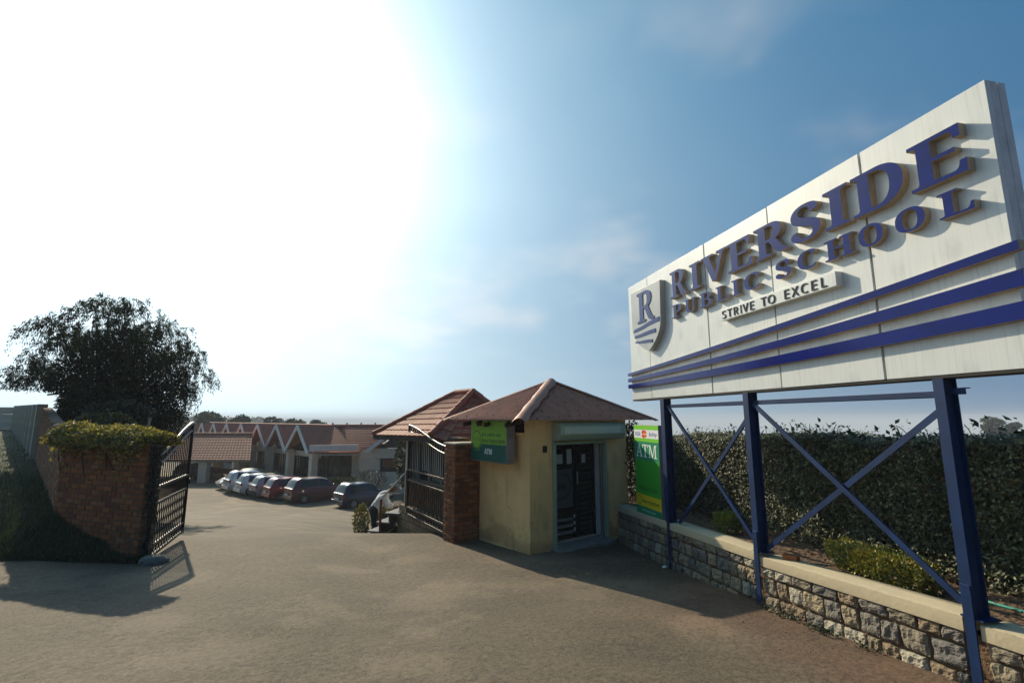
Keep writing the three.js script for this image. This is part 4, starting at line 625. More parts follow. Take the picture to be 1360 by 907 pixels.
// ------------------------------------------------------------------ hedge and small things in the bed
{
  const t = thing('hedge', 'long dark clipped hedge with pale variegated leaves behind the sign posts', 'hedge', WALL_P, WALL_TURN), list = [];
  const topAt = (u) => 2.06 + 0.034 * (u + 1.3) + 0.24 * (fbm(u * 1.4 + 30, 2, 0.3, 4) - 0.5), botAt = (u) => capTop(clamp(u, -1.9, 9)) - 0.12;
  for (let i = 0; i < 170000; i++) {
    const u = -5 + 15 * Math.pow(rnd(), 0.9), s = rnd(); let y, o; const tp = topAt(u), bt = botAt(u);
    const bulge = 0.16 * (fbm(u * 1.8 + 20, 5, 0.2, 3) - 0.5);
    if (s < 0.74) { y = mix(bt, tp, rnd()); o = -1.12 - 0.55 * Math.pow(rnd(), 2.6) + 0.20 * (fbm(u * 2.6 + 30, y * 2.6 + 30, 0.2, 3) - 0.5) + bulge; } else { y = tp + rr(-0.08, 0.05); o = -1.12 - rnd() * 0.75; if (rnd() < 0.04) y += rr(0, 0.13); }
    const pale = rnd() < 0.32 * fbm(u * 1.1 + 60, y * 1.6 + 60, 0.8, 3) * 1.6; list.push({ p: V(u, y, o), dir: V(rr(-1, 1), rr(-1.2, 0.5), rr(-0.3, 0.5)), n: s < 0.74 ? V(rr(-0.9, 0.9), rr(-0.5, 1), 0.75) : V(rr(-0.8, 0.8), 1, rr(-0.3, 0.9)), s: rr(0.020, 0.058), c: vary(pale ? [0.24, 0.245, 0.11] : rnd() < 0.12 ? [0.13, 0.09, 0.03] : [0.06, 0.075, 0.024]) });
  }
  for (let i = 0; i < 60000; i++) { const u = -5 + 15 * Math.pow(rnd(), 0.9), tp = topAt(u) - 0.07, bt = botAt(u); list.push({ p: V(u, mix(bt, tp, rnd()), -1.3 - 0.45 * rnd()), dir: V(rr(-1, 1), rr(-1.2, 0.5), rr(-0.3, 0.5)), n: V(rr(-0.7, 0.7), rr(-0.5, 0.8), 1), s: rr(0.08, 0.15), c: vary([0.055, 0.07, 0.024]) }); }
  leaves('foliage', list, matGloss, t);
  const twigs = []; for (let i = 0; i < 46; i++) { const u = rr(-1.5, 5.5), y = topAt(u), h = rr(0.06, 0.2), dx = rr(-0.12, 0.12); twigs.push(tube([V(u, y - 0.15, -1.3), V(u + dx * 0.4, y + h * 0.5, -1.3), V(u + dx, y + h, -1.28)], 0.005, 6, 4)); for (let k = 0; k < 6; k++) list.push(0); }
  part('twig', merged(twigs), M.bark, t).userData.kind = 'stuff';
  const tl = []; for (let i = 0; i < 420; i++) { const u = rr(-1.5, 6), y = topAt(u); tl.push({ p: V(u, y + Math.pow(rnd(), 2) * 0.2, -1.3 + rr(-0.1, 0.1)), dir: rdir(), s: rr(0.04, 0.09), c: vary([0.04, 0.06, 0.02]) }); } leaves('shoot', tl, matGloss, t);
  for (let i = 0; i < 22; i++) { const u = -4 + i * 0.62, b = botAt(u); part('stem', tube([V(u, b - 0.1, -1.5), V(u + rr(-0.1, 0.1), b + 0.6, -1.48 + rr(-0.1, 0.1)), V(u + rr(-0.2, 0.2), topAt(u) - 0.1, -1.5)], 0.014, 8, 5), M.bark, t); }
  const bush = (lab, u, o, r, n, s, c) => { const p = wallPoint(u, capTop(u) - 0.05, o), b = thing('box_bush', lab, 'bush', [p.x, p.y, p.z], WALL_TURN); mound(b, V(0, r.y * 0.85, 0), r, n, s, c, { box: true, floor: 0, mixed: 0.35, second: [0.42, 0.36, 0.035], lift: 0.5, mat: leafMat(W1, 0.45, 0.55) }); part('stem', merged([rod(V(0, -0.05, 0), V(0.03, r.y, 0), 0.015), rod(V(0.05, -0.05, 0.02), V(-0.05, r.y, 0.02), 0.012)]), M.bark, b); };
  bush('small cubic yellow-green bush in the bed between the first two navy posts', 0.83, -0.62, V(0.20, 0.16, 0.18), 2300, 0.042, [0.28, 0.34, 0.04]);
  bush('wide low yellow-green clipped bush behind the coping between the second and third posts', 3.38, -0.56, V(0.62, 0.17, 0.2), 7500, 0.042, [0.24, 0.25, 0.03]);
  const wp = (u, o, y = 0) => wallPoint(u, capTop(u) - 0.03 + y, o);
  const bk = wp(2.55, -0.2, 0.055), br = thing('loose_brick', 'loose orange brick lying on the coping beside the middle post', 'brick', [bk.x, bk.y + 0.0, bk.z], WALL_TURN + 0.5);
  part('brick_body', brickGeo[0], M.bricks[1], br).scale.set(0.75, 1, 1);
  tag(part('hose', tube([wp(2.6, -0.72, 0.06), wp(2.9, -0.6, 0.05), wp(3.3, -0.78, 0.07), wp(3.9, -0.62, 0.05), wp(4.35, -0.5, 0.05), wp(5.2, -0.6, 0.04)], 0.013, 60, 8), M.hose, scene), 'green garden hose lying in the bed along the hedge foot', 'hose');
  tag(part('stick', rod(wp(2.75, -0.55, 0.04), wp(3.2, -0.48, 0.03), 0.008), M.stones[2], scene), 'thin pale stick lying in the bed beside the green hose', 'stick');
  const lit = []; for (let i = 0; i < 1500; i++) { const u = rr(-1.5, 7), o = rr(-0.32, -1.1), p = wp(u, o, 0.06 + 0.04 * rnd()); lit.push({ p, dir: rdir().setY(0.1), s: rr(0.02, 0.06), c: vary(rnd() < 0.5 ? [0.2, 0.13, 0.06] : [0.09, 0.05, 0.03]) }); }
  tag(leaves('leaf_litter', lit, matLeaf, scene), 'dry fallen leaves scattered over the soil bed under the hedge', 'leaf litter');
  const wd = []; for (const [u, o, n] of [[2.75, 0.06, 90], [3.15, 0.08, 60], [3.28, 0.07, 60], [2.4, 0.05, 40], [3.7, 0.06, 40]]) for (let i = 0; i < n; i++) { const p = wallPoint(u + rr(-0.12, 0.12), 0, o + rr(-0.04, 0.08)); p.y = groundAt(p.x, p.z) + rr(0, 0.03); wd.push({ p, dir: V(rr(-1, 1), 0.7, rr(-1, 1)), s: rr(0.02, 0.05), c: vary([0.06, 0.08, 0.03]) }); }
  tag(leaves('weeds', wd, matLeaf, scene), 'tiny weeds sprouting along the foot of the stone wall', 'weeds');
  const pb = [], gr = []; for (let i = 0; i < 160; i++) { const u = -1 + 7 * rnd(), o = 0.02 + Math.pow(rnd(), 2.2) * 0.9, p = wallPoint(u, 0, o), s = rr(0.003, 0.010) * (rnd() < 0.1 ? 1.7 : 1), g = new THREE.IcosahedronGeometry(s, 0).scale(1.2, 0.7, 1).rotateY(rnd() * 6).translate(p.x, groundAt(p.x, p.z) + s * 0.3, p.z); pb.push(g); } void gr;
  const ps = tag(part('pebbles', metric(merged(pb)), M.stones[4], scene), 'loose gravel and crumbs of earth along the foot of the stone wall', 'gravel'); ps.userData.kind = 'stuff';
  const lt = wallPoint(0.1, 0, 0.08), lg = tag(part('litter', metric(new THREE.IcosahedronGeometry(0.035, 1).scale(1.2, 0.6, 1).translate(lt.x, groundAt(lt.x, lt.z) + 0.02, lt.z)), M.paper, scene), 'crumpled white scrap of paper at the foot of the first post', 'litter'); void lg;
  // growth between kiosk and standing board, and the tufts by the steps
  const cl = thing('climbing_plant', 'dark climbing plant between the kiosk wall and the standing green sign', 'climber', [2.75, 0.6, -11.2]); mound(cl, V(0, 0.8, 0), V(0.42, 1.0, 0.5), 3200, 0.07, [0.03, 0.045, 0.016]); part('stem', tube([V(0, -0.3, 0), V(-0.1, 0.6, 0.1), V(0.05, 1.6, 0)], 0.012, 10, 5), M.bark, cl);
}
{
  const gy = (x, z) => groundAt(x, z);
  const a = thing('shrub', 'small yellow-leaved shrub at the road edge left of the person', 'shrub', [-4.55, gy(-4.55, -15.2), -15.2]); mound(a, V(0, 0.5, 0), V(0.22, 0.55, 0.2), 900, 0.08, [0.22, 0.2, 0.03], { floor: 0, lift: 1.2 }); part('stem', rod(V(0, 0, 0), V(0, 0.6, 0), 0.012), M.bark, a);
  const b = thing('shrub', 'grey-green shrub around the rusty handrail post by the steps', 'shrub', [-3.68, gy(-3.68, -14.5), -14.5]); mound(b, V(0, 0.45, 0), V(0.19, 0.42, 0.2), 1400, 0.06, [0.08, 0.09, 0.05], { floor: 0, mixed: 0.3, second: [0.22, 0.22, 0.16] }); part('stem', rod(V(0, 0, 0), V(0, 0.5, 0), 0.012), M.bark, b);
  const c = thing('shrub', 'dark leafy shrub between the person and the rusty handrail post', 'shrub', [-4.27, gy(-4.27, -14.4), -14.4]); mound(c, V(0, 0.3, 0), V(0.11, 0.36, 0.15), 600, 0.06, [0.06, 0.075, 0.03], { floor: 0, mixed: 0.2, second: [0.2, 0.17, 0.08] }); part('stem', rod(V(0, 0, 0), V(0, 0.4, 0), 0.012), M.bark, c);
  const hg = (lab, p, r, n, col, sec) => { const h = thing('clipped_hedge', lab, 'hedge', p, -0.1); mound(h, V(0, r.y * 0.9, 0), r, n, 0.09, col, { box: true, floor: 0, mixed: 0.35, second: sec, mat: leafMat(W1, 0.4, 0.6) }); part('stem', merged([-0.5, 0, 0.5].map((k) => rod(V(r.x * k, 0, 0), V(r.x * k, r.y, 0), 0.02))), M.bark, h); };
  hg('clipped yellow-green hedge beside the steps, left of the guardhouse', [-5.0, -2.8, -22.2], V(1.25, 0.85, 0.7), 9000, [0.06, 0.085, 0.015], [0.26, 0.23, 0.02]);
  hg('low clipped yellow-green hedge in front of the school columns, behind the maroon car', [-13.8, -3.2, -38.6], V(2.0, 0.62, 0.9), 9000, [0.09, 0.11, 0.02], [0.22, 0.2, 0.02]);
  const s = thing('bare_shrub', 'sparse leggy shrub in front of the school wall behind the navy car', 'shrub', [-10.1, -3.2, -35.6]); mound(s, V(0, 1.1, 0), V(1.2, 0.95, 0.6), 1500, 0.1, [0.06, 0.05, 0.03], { floor: 0 }); const st = []; for (let i = 0; i < 26; i++) { const a2 = rr(-1, 1); st.push(tube([V(a2 * 0.2, 0, 0), V(a2 * 0.5, 0.8, rr(-0.2, 0.2)), V(a2 * 1.1, rr(1.3, 2.1), rr(-0.3, 0.3))], 0.012, 6, 4)); } part('stem', merged(st), M.bark, s).userData.kind = 'stuff';
  const f = thing('flowering_tree', 'small tree with orange-red flowers against the school wall', 'tree', [-5.9, -3.0, -29.5]);
  part('trunk', tube([V(0, -0.2, 0), V(0.1, 1.2, 0), V(0, 2.6, 0)], 0.07, 10, 7), M.bark, f); mound(f, V(0, 3.0, 0), V(0.95, 2.0, 0.8), 4200, 0.2, [0.035, 0.06, 0.022], { geo: leafGeo, vary: 0.5 });
  for (const [x, y, z] of [[-0.35, 4.2, 0.75], [0.25, 3.75, 0.8], [-0.1, 3.55, 0.85], [0.5, 4.4, 0.5], [-0.3, 4.75, 0.3]]) mound(f, V(x, y, z), V(0.18, 0.12, 0.14), 60, 0.12, [0.55, 0.10, 0.03], { name: 'flower' });
}
// ------------------------------------------------------------------ school hall
{
  const t = thing('school_hall', 'long school hall with a red tiled roof, row of gabled dormers and pale columns', 'building'), G = -3.2;
  const P = (k) => V(-18.75 - 3.382 * k, 1.7, -42.9 - 3.117 * k), nB = V(0.678, 0, -0.735), EV = -0.47;
  const back = (v, o) => v.clone().addScaledVector(nB, o), lv = (k) => { const q = P(k - 0.5); q.y = EV; return q; }, N = 8;
  const T = (g) => part('tile_slope', merged(g), M.tile, t);
  for (let k = 0; k < N; k++) {
    const p = P(k), l = lv(k + 1), r = lv(k), pb = back(p, 3.4);
    T(tileCourses(l, l, back(P(k + 1), 3.4), pb, 14, 14, 0.05, 0.03).map((g) => g)); // the main slope between two dormers
    for (const [e, s] of [[r, 1], [l, -1]]) { part('dormer_slope', plate([e, back(e, 0.01), pb, p].map((v) => v.clone().add(V(0, 0.02, 0))), 0.06), M.tile, t); part('gable_board', bar(back(e, -0.1).add(V(0, -0.06, 0)), back(p, -0.1).add(V(0, 0.02, 0)), 0.10, 0.30, V(nB.x, 0, nB.z).cross(V(0, 1, 0)).multiplyScalar(s).cross(e.clone().sub(p).normalize()).cross(e.clone().sub(p).normalize())), M.fascia, t); }
    part('gable_glass', plate([back(l, 1.1), back(r, 1.1), back(p, 1.1).add(V(0, -0.12, 0))], 0.04), M.glassDark, t);
    part('gable_mullion', merged([bar(back(P(k), 1.0).setY(EV), back(P(k), 1.0).setY(1.5), 0.08, 0.08), bar(back(l.clone().lerp(p, 0.45), 1.0), back(r.clone().lerp(p, 0.45), 1.0), 0.06, 0.08)]), M.trim, t);
    part('lintel', bar(back(l, 1.0).setY(EV - 0.22), back(r, 1.0).setY(EV - 0.22), 0.3, 0.42), M.hall, t);
    const gw = back(P(k), 2.6); part('glass_wall', plate([back(l, 2.6).setY(G), back(r, 2.6).setY(G), back(r, 2.6).setY(EV), back(l, 2.6).setY(EV)], 0.05), M.glassDark, t);
    part('mullion', merged([-0.35, -0.12, 0.12, 0.35].map((q) => { const a = l.clone().lerp(r, 0.5 + q); return bar(back(a, 2.5).setY(G), back(a, 2.5).setY(EV), 0.08, 0.08); }).concat([bar(back(l, 2.5).setY(-1.2), back(r, 2.5).setY(-1.2), 0.07, 0.07)])), M.trim, t); void gw;
    part('ridge_cap', rod(back(P(k), 3.4).add(V(0, 0.06, 0)), back(P(k + 1), 3.4).add(V(0, 0.06, 0)), 0.1), M.tileEdge, t);
  }
  for (let k = 0; k < N; k++) { const c = back(lv(k), 0.45), m = part('column', box(0.55, EV - 0.0 - G, 0.55, 0, (G + EV) / 2, 0), M.hall, t); m.position.set(c.x, 0, c.z); m.rotation.y = 0.83; part('gutter_block', box(0.45, 0.5, 0.45, 0, EV - 0.12, 0), M.fascia, m); }
  part('rear_slope', plate([back(P(-0.2), 3.4), back(P(N), 3.4), back(P(N), 9).setY(-0.5), back(P(-0.2), 9).setY(-0.5)], 0.06), M.tile, t);
  part('rear_wall', plate([back(P(-0.2), 8.6).setY(G), back(P(N), 8.6).setY(G), back(P(N), 8.6).setY(-0.3), back(P(-0.2), 8.6).setY(-0.3)], 0.2), M.hall, t);
  part('porch_floor', plate([back(lv(0), -0.6).setY(G + 0.12), back(lv(N), -0.6).setY(G + 0.12), back(lv(N), 4).setY(G + 0.12), back(lv(0), 4).setY(G + 0.12)].reverse(), 0.2), M.concrete, t);
  // right hand length with a deep fascia, then the wing
  const e0 = lv(0), rk = back(P(0), 3.4), e1 = V(-12.9, EV + 0.02, -41.4), r1 = V(-9.6, 1.7, -45.6);
  T(tileCourses(e0, e1, r1, rk, 15, 26, 0.05, 0.03)); part('ridge_cap', rod(rk.clone().add(V(0, 0.06, 0)), r1.clone().add(V(0, 0.06, 0)), 0.1), M.tileEdge, t);
  for (let i = 0; i < 6; i++) part('ridge_finial', box(0.12, 0.2, 0.12, 0, 0, 0), M.tileEdge, t).position.copy(P(0).lerp(r1, (i + 0.5) / 6).add(V(1.2 * (1 - i / 6), 0.2, -2.6 * (1 - i / 6))));
  part('fascia', bar(e0.clone().add(V(0.1, 0.42, 0.12)), V(e1.x, 0.0, e1.z + 0.12), 0.12, 0.5), M.fascia, t);
  part('soffit', plate([V(e0.x, EV - 0.1, e0.z), V(e1.x, EV - 0.1, e1.z), V(e1.x + 1, EV - 0.1, -44), V(e0.x + 1.4, EV - 0.1, -44)], 0.06), M.hall, t);
  part('window', box(2.0, 2.2, 0.06, -14.95, -1.85, -43.0), M.glassDark, t); part('mullion', merged([-0.6, 0.1].map((x) => box(0.08, 2.2, 0.08, -14.95 + x, -1.85, -42.95))), M.trim, t);
  part('wall', box(1.1, 2.8, 0.25, -13.3, G + 1.4, -42.9), M.hall, t); part('wall', box(2.6, 3.0, 0.25, -11.6, G + 1.45, -41.8), M.hall, t);
  // wing with its gable to the lot
  const wz = -37, wl = V(-10.95, 0.02, wz), pk = V(-7.3, 2.75, wz), wr = V(-3.7, 0.02, wz);
  part('wing_wall', box(0.7, 3.4, 0.25, -10.35, G + 1.65, wz - 0.6), M.hall, t); part('wing_wall', box(3.2, 1.55, 0.25, -8.6, G + 0.85, wz - 0.5), M.hall, t); part('wing_wall', box(2.2, 3.0, 0.25, -6.95, G + 1.45, wz - 0.52), M.hall, t);
  part('wing_beam', box(4.5, 0.72, 0.32, -8.2, -0.2, wz - 0.45), M.hall, t);
  const ww = part('window', box(1.95, 1.35, 0.06, -9.05, -1.15, wz - 0.62), M.glassDark, t); part('window_frame', merged([box(1.95, 0.07, 0.1, -9.05, -1.8, wz - 0.55), box(0.07, 1.3, 0.1, -9.98, -1.15, wz - 0.55), box(0.07, 1.3, 0.1, -8.1, -1.15, wz - 0.55), box(1.95, 0.07, 0.1, -9.05, -0.58, wz - 0.55)]), M.trim, ww);
  part('curtain', grid(30, 1, (u, v) => V(mix(-9.85, -8.2, u), mix(-1.25, -0.62, v), wz - 0.575 + 0.012 * Math.sin(u * 60))), std(rgb(0.22, 0.10, 0.05), 0.9), ww);
  part('gable_glass', plate([V(-10.1, 0.2, wz - 0.4), V(-4.5, 0.2, wz - 0.4), V(-7.3, 2.4, wz - 0.4)], 0.05), std(rgb(0.035, 0.035, 0.035), 0.5), t);
  for (const e of [wl, wr]) { part('gable_board', bar(e.clone().add(V(0, -0.08, 0.06)), pk.clone().add(V(0, -0.05, 0.06)), 0.1, 0.28), M.fascia, t); }
  T(tileCourses(V(-10.95, 0.06, wz), V(-11.6, 0.0, -42.2), V(-7.3, 2.8, -45), V(-7.3, 2.8, wz), 13, 16, 0.05, 0.03)); T(tileCourses(V(-3.7, 0.06, wz), V(-3.7, 0.06, -45), V(-7.3, 2.8, -45), V(-7.3, 2.8, wz), 13, 16, 0.05, 0.03));
}
{ // carport in front of the hall's far end
  const t = thing('carport', 'open carport with a low red tiled roof on square columns, left of the parked cars', 'carport'), G = -3.16;
  const e = [V(-40, -1.2, -43.2), V(-22.9, -1.2, -43.2), V(-24.9, 0.9, -47), V(-40, 0.9, -47), V(-26.95, -1.2, -50.8), V(-40, -1.2, -50.8)];
  part('tile_slope', merged(tileCourses(e[0], e[1], e[2], e[3], 16, 60, 0.05, 0.03)), M.tile, t); part('tile_slope', merged(tileCourses(e[1], e[4], e[2], e[2], 16, 26, 0.05, 0.03)), M.tile, t); part('tile_slope', merged(tileCourses(e[4], e[5], e[3], e[2], 16, 60, 0.05, 0.03)), M.tile, t);
  part('ridge_cap', rod(e[3].clone().add(V(0, 0.06, 0)), e[2].clone().add(V(0, 0.06, 0)), 0.1), M.tileEdge, t); part('dark_eave_board', box(17, 0.16, 0.06, -31.5, -1.28, -43.25), M.bark, t);
  part('ceiling', plate([e[0], e[1], e[4], e[5]].map((v) => v.clone().add(V(0, -0.06, 0))), 0.05), M.concrete, t);
  for (const [x, z] of [[-27.15, -43.7], [-33, -43.7], [-39, -43.7], [-26.9, -49.8], [-29.8, -50.2], [-33, -50]]) part('column', box(0.72, 2.1, 0.6, x, G + 0.95, z), M.hall, t);
  const w = thing('planter_wall', 'low terracotta kerb wall under the carport roof', 'wall'); part('wall', bar(V(-29.5, -2.5, -48.4), V(-21.9, -3.0, -45.6), 0.25, 0.5), M.tileEdge, w); part('coping', bar(V(-29.5, -2.23, -48.4), V(-21.9, -2.73, -45.6), 0.3, 0.04), M.concrete, w);
}
// ------------------------------------------------------------------ cars
function makeCar(label, color, [a, b], o = {}) {
  const L = o.L ?? 3.6, W = (o.W ?? 1.56) / 2, H = o.H ?? 1.48, hx = o.flip ? -1 : 1, cx = 0.735 * a + 0.678 * b, cz = 0.678 * a - 0.735 * b;
  const g0 = groundAt(cx, cz), t = thing('parked_car', label, 'car', [cx, g0, cz], 0.825 + (o.flip ? Math.PI : 0) + (o.yaw ?? 0)); void hx;
  const h = L / 2, bl = (o.belt ?? 0.6) * H, sedan = o.sedan;
  const belt = spline([-h, -h * 0.5, h * 0.35, h * 0.72, h], [bl + 0.04, bl + 0.02, bl - 0.02, bl - 0.12, bl - 0.32]);
  const roof = sedan ? spline([-h, -h * 0.72, -h * 0.60, -h * 0.28, 0.05, h * 0.12, h * 0.5, h * 0.8, h], [bl - 0.02, bl + 0.05, bl + 0.07, H - 0.03, H, H - 0.03, bl + 0.05, bl - 0.08, bl - 0.3]) : spline([-h, -h * 0.965, -h * 0.80, -h * 0.4, 0, h * 0.14, h * 0.56, h * 0.82, h], [bl - 0.02, bl + 0.06, H - 0.06, H, H, H - 0.06, bl + 0.04, bl - 0.1, bl - 0.3]);
  const wid = (x) => W * (1 - 0.16 * Math.pow(Math.abs(x / h), 5) - 0.02), sill = spline([-h, -h * 0.9, h * 0.9, h], [0.34, 0.2, 0.2, 0.3]);
  // half section: t from 0 (sill) to 6 (roof centre)
  const S = (x, q, s, off = 0) => {
    const w = wid(x), be = belt(x), ro = Math.max(roof(x), be + 0.005), cab = clamp((ro - be) / (H - bl)), rw = mix(w * 0.9, w * 0.74, cab);
    const P = [[w * 0.9, sill(x)], [w * 0.99, sill(x) + 0.14], [w, mix(sill(x), be, 0.62)], [w * 0.955, be], [mix(w * 0.9, rw, 0.9), mix(be, ro, 0.86)], [rw * 0.8, ro - 0.012 * cab], [0, ro + 0.01]];
    const i = Math.min(5, Math.floor(q)), f = q - i, z = mix(P[i][0], P[i + 1][0], f), y = mix(P[i][1], P[i + 1][1], f), nz = P[i + 1][1] - P[i][1], ny = P[i][0] - P[i + 1][0], n = Math.hypot(nz, ny) || 1;
    return V(x, y + ny / n * off, (z + nz / n * off) * s);
  };
  const xs = Array.from({ length: 41 }, (_, i) => { const q = i / 40 * 2 - 1; return h * Math.sign(q) * (1 - Math.pow(1 - Math.abs(q), 1.35)); }).sort((p, q) => p - q);
  const body = []; for (const s of [1, -1]) { const g = grid(40, 24, (u, v) => S(xs[Math.round(u * 40)], v * 6, s)); body.push(s > 0 ? g : g); }
  for (const x of [-h, h]) { const ring = []; for (let i = 0; i <= 12; i++) ring.push(S(x, i / 2, 1)); for (let i = 12; i >= 0; i--) ring.push(S(x, i / 2, -1)); body.push(faces([x < 0 ? ring : ring.reverse()])); }
  body.push(box(L * 0.94, 0.02, W * 1.7, 0, 0.24, 0));
  const paint = phys(color, 0.35, { clearcoat: 1, clearcoatRoughness: 0.08, metalness: 0.15, side: THREE.DoubleSide }); const bd = part('body', merged(body), paint, t);
  const patch = (name, x0, x1, q0, q1, mat, sides, parent = t, shape = (u, v) => [u, v], off = 0.006) => { for (const s of sides) part(name, merged([grid(14, 6, (u, v) => { const [a2, b2] = shape(u, v); return S(mix(x0, x1, a2), mix(q0, q1, b2), s, off); })]), mat, parent); };
  const G2 = M.carGlass.side === THREE.DoubleSide ? M.carGlass : (M.carGlass.side = M.trim.side = M.red.side = M.lamp.side = THREE.DoubleSide, M.carGlass);
  const xr = sedan ? -h * 0.26 : -h * 0.72, xf = h * 0.30;
  patch('side_window', xr, -0.12 * h - 0.03, 3.12, 3.95, G2, [1, -1], t, (u, v) => [u + (1 - u) * v * 0.12, v]); patch('side_window', -0.12 * h + 0.03, xf + 0.1, 3.12, 3.95, G2, [1, -1], t, (u, v) => [u * (1 - 0.32 * v), v]);
  part('windscreen', merged([1, -1].map((s) => grid(10, 6, (u, v) => S(mix(h * 0.2, h * 0.48, u), mix(4.25, 6, v), s, 0.006)))), G2, t);
  part('rear_window', merged([1, -1].map((s) => grid(10, 6, (u, v) => S(sedan ? mix(-h * 0.55, -h * 0.31, u) : mix(-h * 0.945, -h * 0.825, u), mix(sedan ? 4.25 : 4.0, 6, v), s, 0.007)))), G2, t);
  for (const s of [1, -1]) {
    part('tail_light', grid(6, 6, (u, v) => S(mix(-h, -h * 0.93, u), mix(2.2, sedan ? 3.1 : 3.6, v), s, 0.008)), M.red, t); part('headlight', grid(6, 6, (u, v) => S(mix(h * 0.86, h * 0.985, u), mix(2.3, 3.4, v), s, 0.008)), M.lamp, t);
    part('mirror', new THREE.SphereGeometry(0.09, 10, 8).scale(0.6, 0.7, 1).translate(h * 0.36, bl + 0.08, s * (W + 0.06)), paint, t);
    part('side_trim', grid(20, 1, (u, v) => S(mix(-h * 0.5, h * 0.5, u), mix(1.35, 1.55, v), s, 0.01)), M.trim, bd); part('door_handle', box(0.16, 0.03, 0.03, -h * 0.28, bl - 0.1, s * W * 0.99), M.trim, bd);
    for (const [x, n] of [[-h * 0.62, 0], [h * 0.64, 1]]) {
      const r = 0.29, wl = part('wheel', new THREE.CylinderGeometry(r, r, 0.19, 24).rotateX(Math.PI / 2).translate(x, r, s * (W - 0.075)), M.tyre, t); void n;
      part('rim', new THREE.CylinderGeometry(r * 0.66, r * 0.6, 0.02, 20).rotateX(Math.PI / 2).translate(x, r, s * (W + 0.025)), M.rim, wl);
      for (let k = 0; k < 6; k++) part('rim_gap', new THREE.CircleGeometry(0.045, 8).rotateY(s < 0 ? Math.PI : 0).translate(x + Math.cos(k * 1.047) * 0.12, r + Math.sin(k * 1.047) * 0.12, s * (W + 0.037)), M.trim, wl);
      part('wheel_arch', new THREE.RingGeometry(r * 1.0, r * 1.17, 24, 1, 0, Math.PI).rotateY(s < 0 ? Math.PI : 0).translate(x, r * 1.0, s * (W + 0.006)), M.trim, bd);
    }
  }
  part('rear_bumper', box(0.1, 0.26, W * 1.84, -h - 0.02, 0.42, 0, 0.03), o.bumper ? M.trim : paint, t); part('front_bumper', box(0.1, 0.24, W * 1.8, h - 0.0, 0.42, 0, 0.03), o.bumper ? M.trim : paint, t);
  part('number_plate', box(0.02, 0.12, 0.48, -h - 0.075, sedan ? 0.5 : 0.62, 0, 0.003), M.white, t); part('number_plate', box(0.02, 0.12, 0.48, h + 0.06, 0.42, 0, 0.003), M.white, t);
  if (!sedan) part('bonnet_gap', box(0.01, 0.03, W * 1.5, -h - 0.004, bl - 0.06, 0), M.trim, bd); else part('grille', box(0.02, 0.12, W * 1.0, h - 0.02, bl - 0.32, 0), M.trim, t);
  return t;
}
makeCar('navy blue hatchback parked nearest the gate, rear towards the road', rgb(0.012, 0.022, 0.06), [-29.1, 17.3], { L: 3.55 });
makeCar('maroon people carrier parked between the navy and the red hatchback', rgb(0.11, 0.008, 0.014), [-33.7, 16.4], { L: 4.1, W: 1.66, H: 1.58 });
makeCar('bright red hatchback parked to the left of the maroon people carrier', rgb(0.26, 0.016, 0.016), [-36.0, 15.6], { L: 3.5 });
makeCar('silver hatchback with dark bumpers squeezed between the red car and the white cars', rgb(0.36, 0.32, 0.33), [-37.9, 15.4], { L: 3.6, bumper: true });
makeCar('small white hatchback, the nearer of the two white cars in the row', rgb(0.62, 0.66, 0.66), [-39.9, 15.0], { L: 3.4, W: 1.5 });
makeCar('white tall hatchback with a roof rail, farther of the two white cars in the row', rgb(0.55, 0.57, 0.58), [-42.0, 15.0], { L: 3.7, H: 1.55 });
makeCar('dark silver sedan with its nose to the lot, leftmost car of the row', rgb(0.22, 0.23, 0.24), [-44.2, 15.4], { L: 4.2, sedan: true, flip: true, H: 1.45 });
makeCar('dark green car parked under the carport behind its first column', rgb(0.02, 0.04, 0.04), [-53.0, 14.0], { L: 4.0, yaw: 0.6 });
makeCar('pale blue car seen through the bars of the left gate leaf', rgb(0.30, 0.36, 0.40), [-50.4, 7.2], { L: 3.8, yaw: 0.8 });
makeCar('white car seen through the bars near the hinge of the left gate leaf', rgb(0.7, 0.7, 0.68), [-45.5, 2.6], { L: 3.8, yaw: 0.8 });
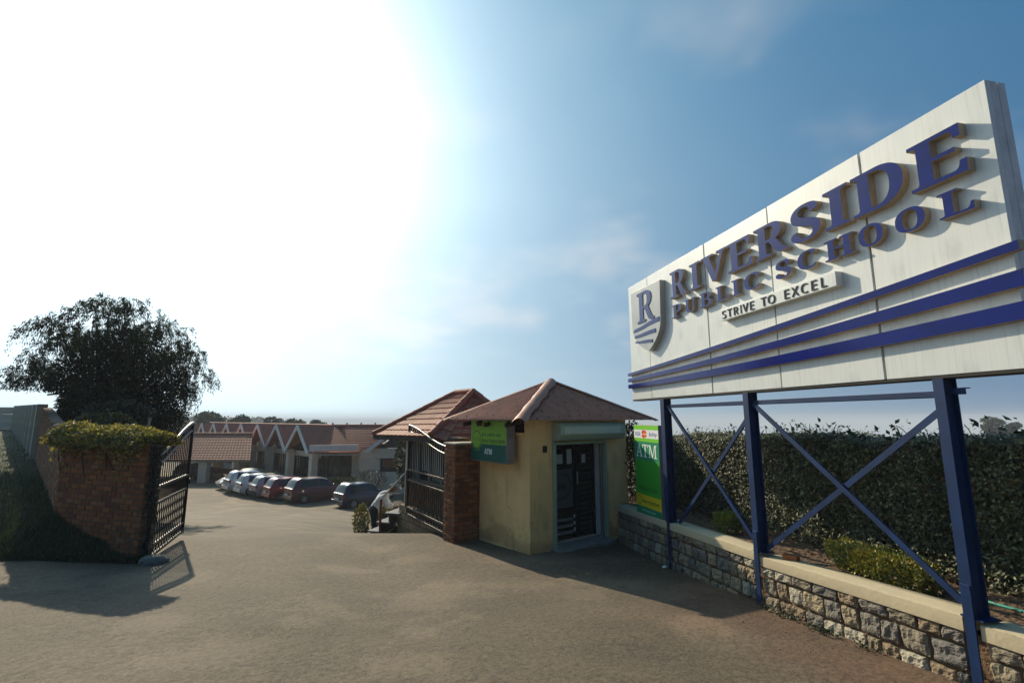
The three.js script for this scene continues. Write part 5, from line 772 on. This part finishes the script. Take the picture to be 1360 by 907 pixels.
// ------------------------------------------------------------------ far trees in the haze
const far = (label, x, z, y0, h, w, n, seed, tall) => { const t = thing('distant_tree', label, 'tree', [x, y0, z]); part('trunk', rod(V(0, -1, 0), V(0, h * 0.7, 0), 0.25, 7, 0.1), M.bark, t); for (let i = 0; i < n; i++) { const a = rr(0, 6.28), k = rnd(); mound(t, V(Math.cos(a) * w * 0.5 * k, h * (tall ? 0.55 + 0.4 * rnd() : 0.5 + 0.35 * rnd()), Math.sin(a) * w * 0.5 * k), V(w * 0.32, h * (tall ? 0.09 : 0.16), w * 0.32), 420, 0.5, [0.035, 0.05, 0.02], { name: 'crown' }); } };
far('hazy broad tree beyond the roof ridge, nearest the big dark tree', -58, -92, -3.4, 7.0, 5, 7, 1);
far('hazy rounded tree beyond the ridge, second from the big dark tree', -52.5, -93, -3.4, 6.4, 4.5, 6, 2);
far('small hazy tree top over the ridge above the third gable', -49.5, -100, -3.4, 6.0, 4, 5, 3);
far('small hazy tree top over the ridge above the fourth gable', -46, -104, -3.4, 5.9, 4, 5, 4);
far('small hazy tree top over the ridge above the fifth gable', -41.5, -104, -3.4, 5.9, 3.4, 5, 5);
far('tall thin hazy tree above the hedge right of the third post', 117, -118, -6, 8.4, 5, 8, 6, true);
far('shorter thin hazy tree above the hedge at the right edge', 122, -119, -6, 7.0, 3, 5, 7, true);
{
  const list = []; // a far-off wood that reads as one mass in the haze
  for (let i = 0; i < 14000; i++) { const a = mix(-0.82, -0.46, rnd()), d = rr(380, 470), x = Math.sin(a) * d, z = -Math.cos(a) * d, hh = (6.6 - 1.6 * sstep(-0.6, -0.35, a)) * (0.62 + 0.6 * fbm(a * 60 + 20, 4, 0.3, 4)); list.push({ p: V(x, mix(-16, -3.6 + hh, Math.sqrt(rnd())), z), dir: rdir(), s: rr(1.2, 2.6), c: vary([0.05, 0.065, 0.04], 0.2) }); }
  tag(leaves('distant_wood', list, matLeaf, scene), 'hazy far-off wood along the horizon beyond the school roofs', 'wood');
}
scene.updateMatrixWorld(true);
renderer.render(scene, camera);
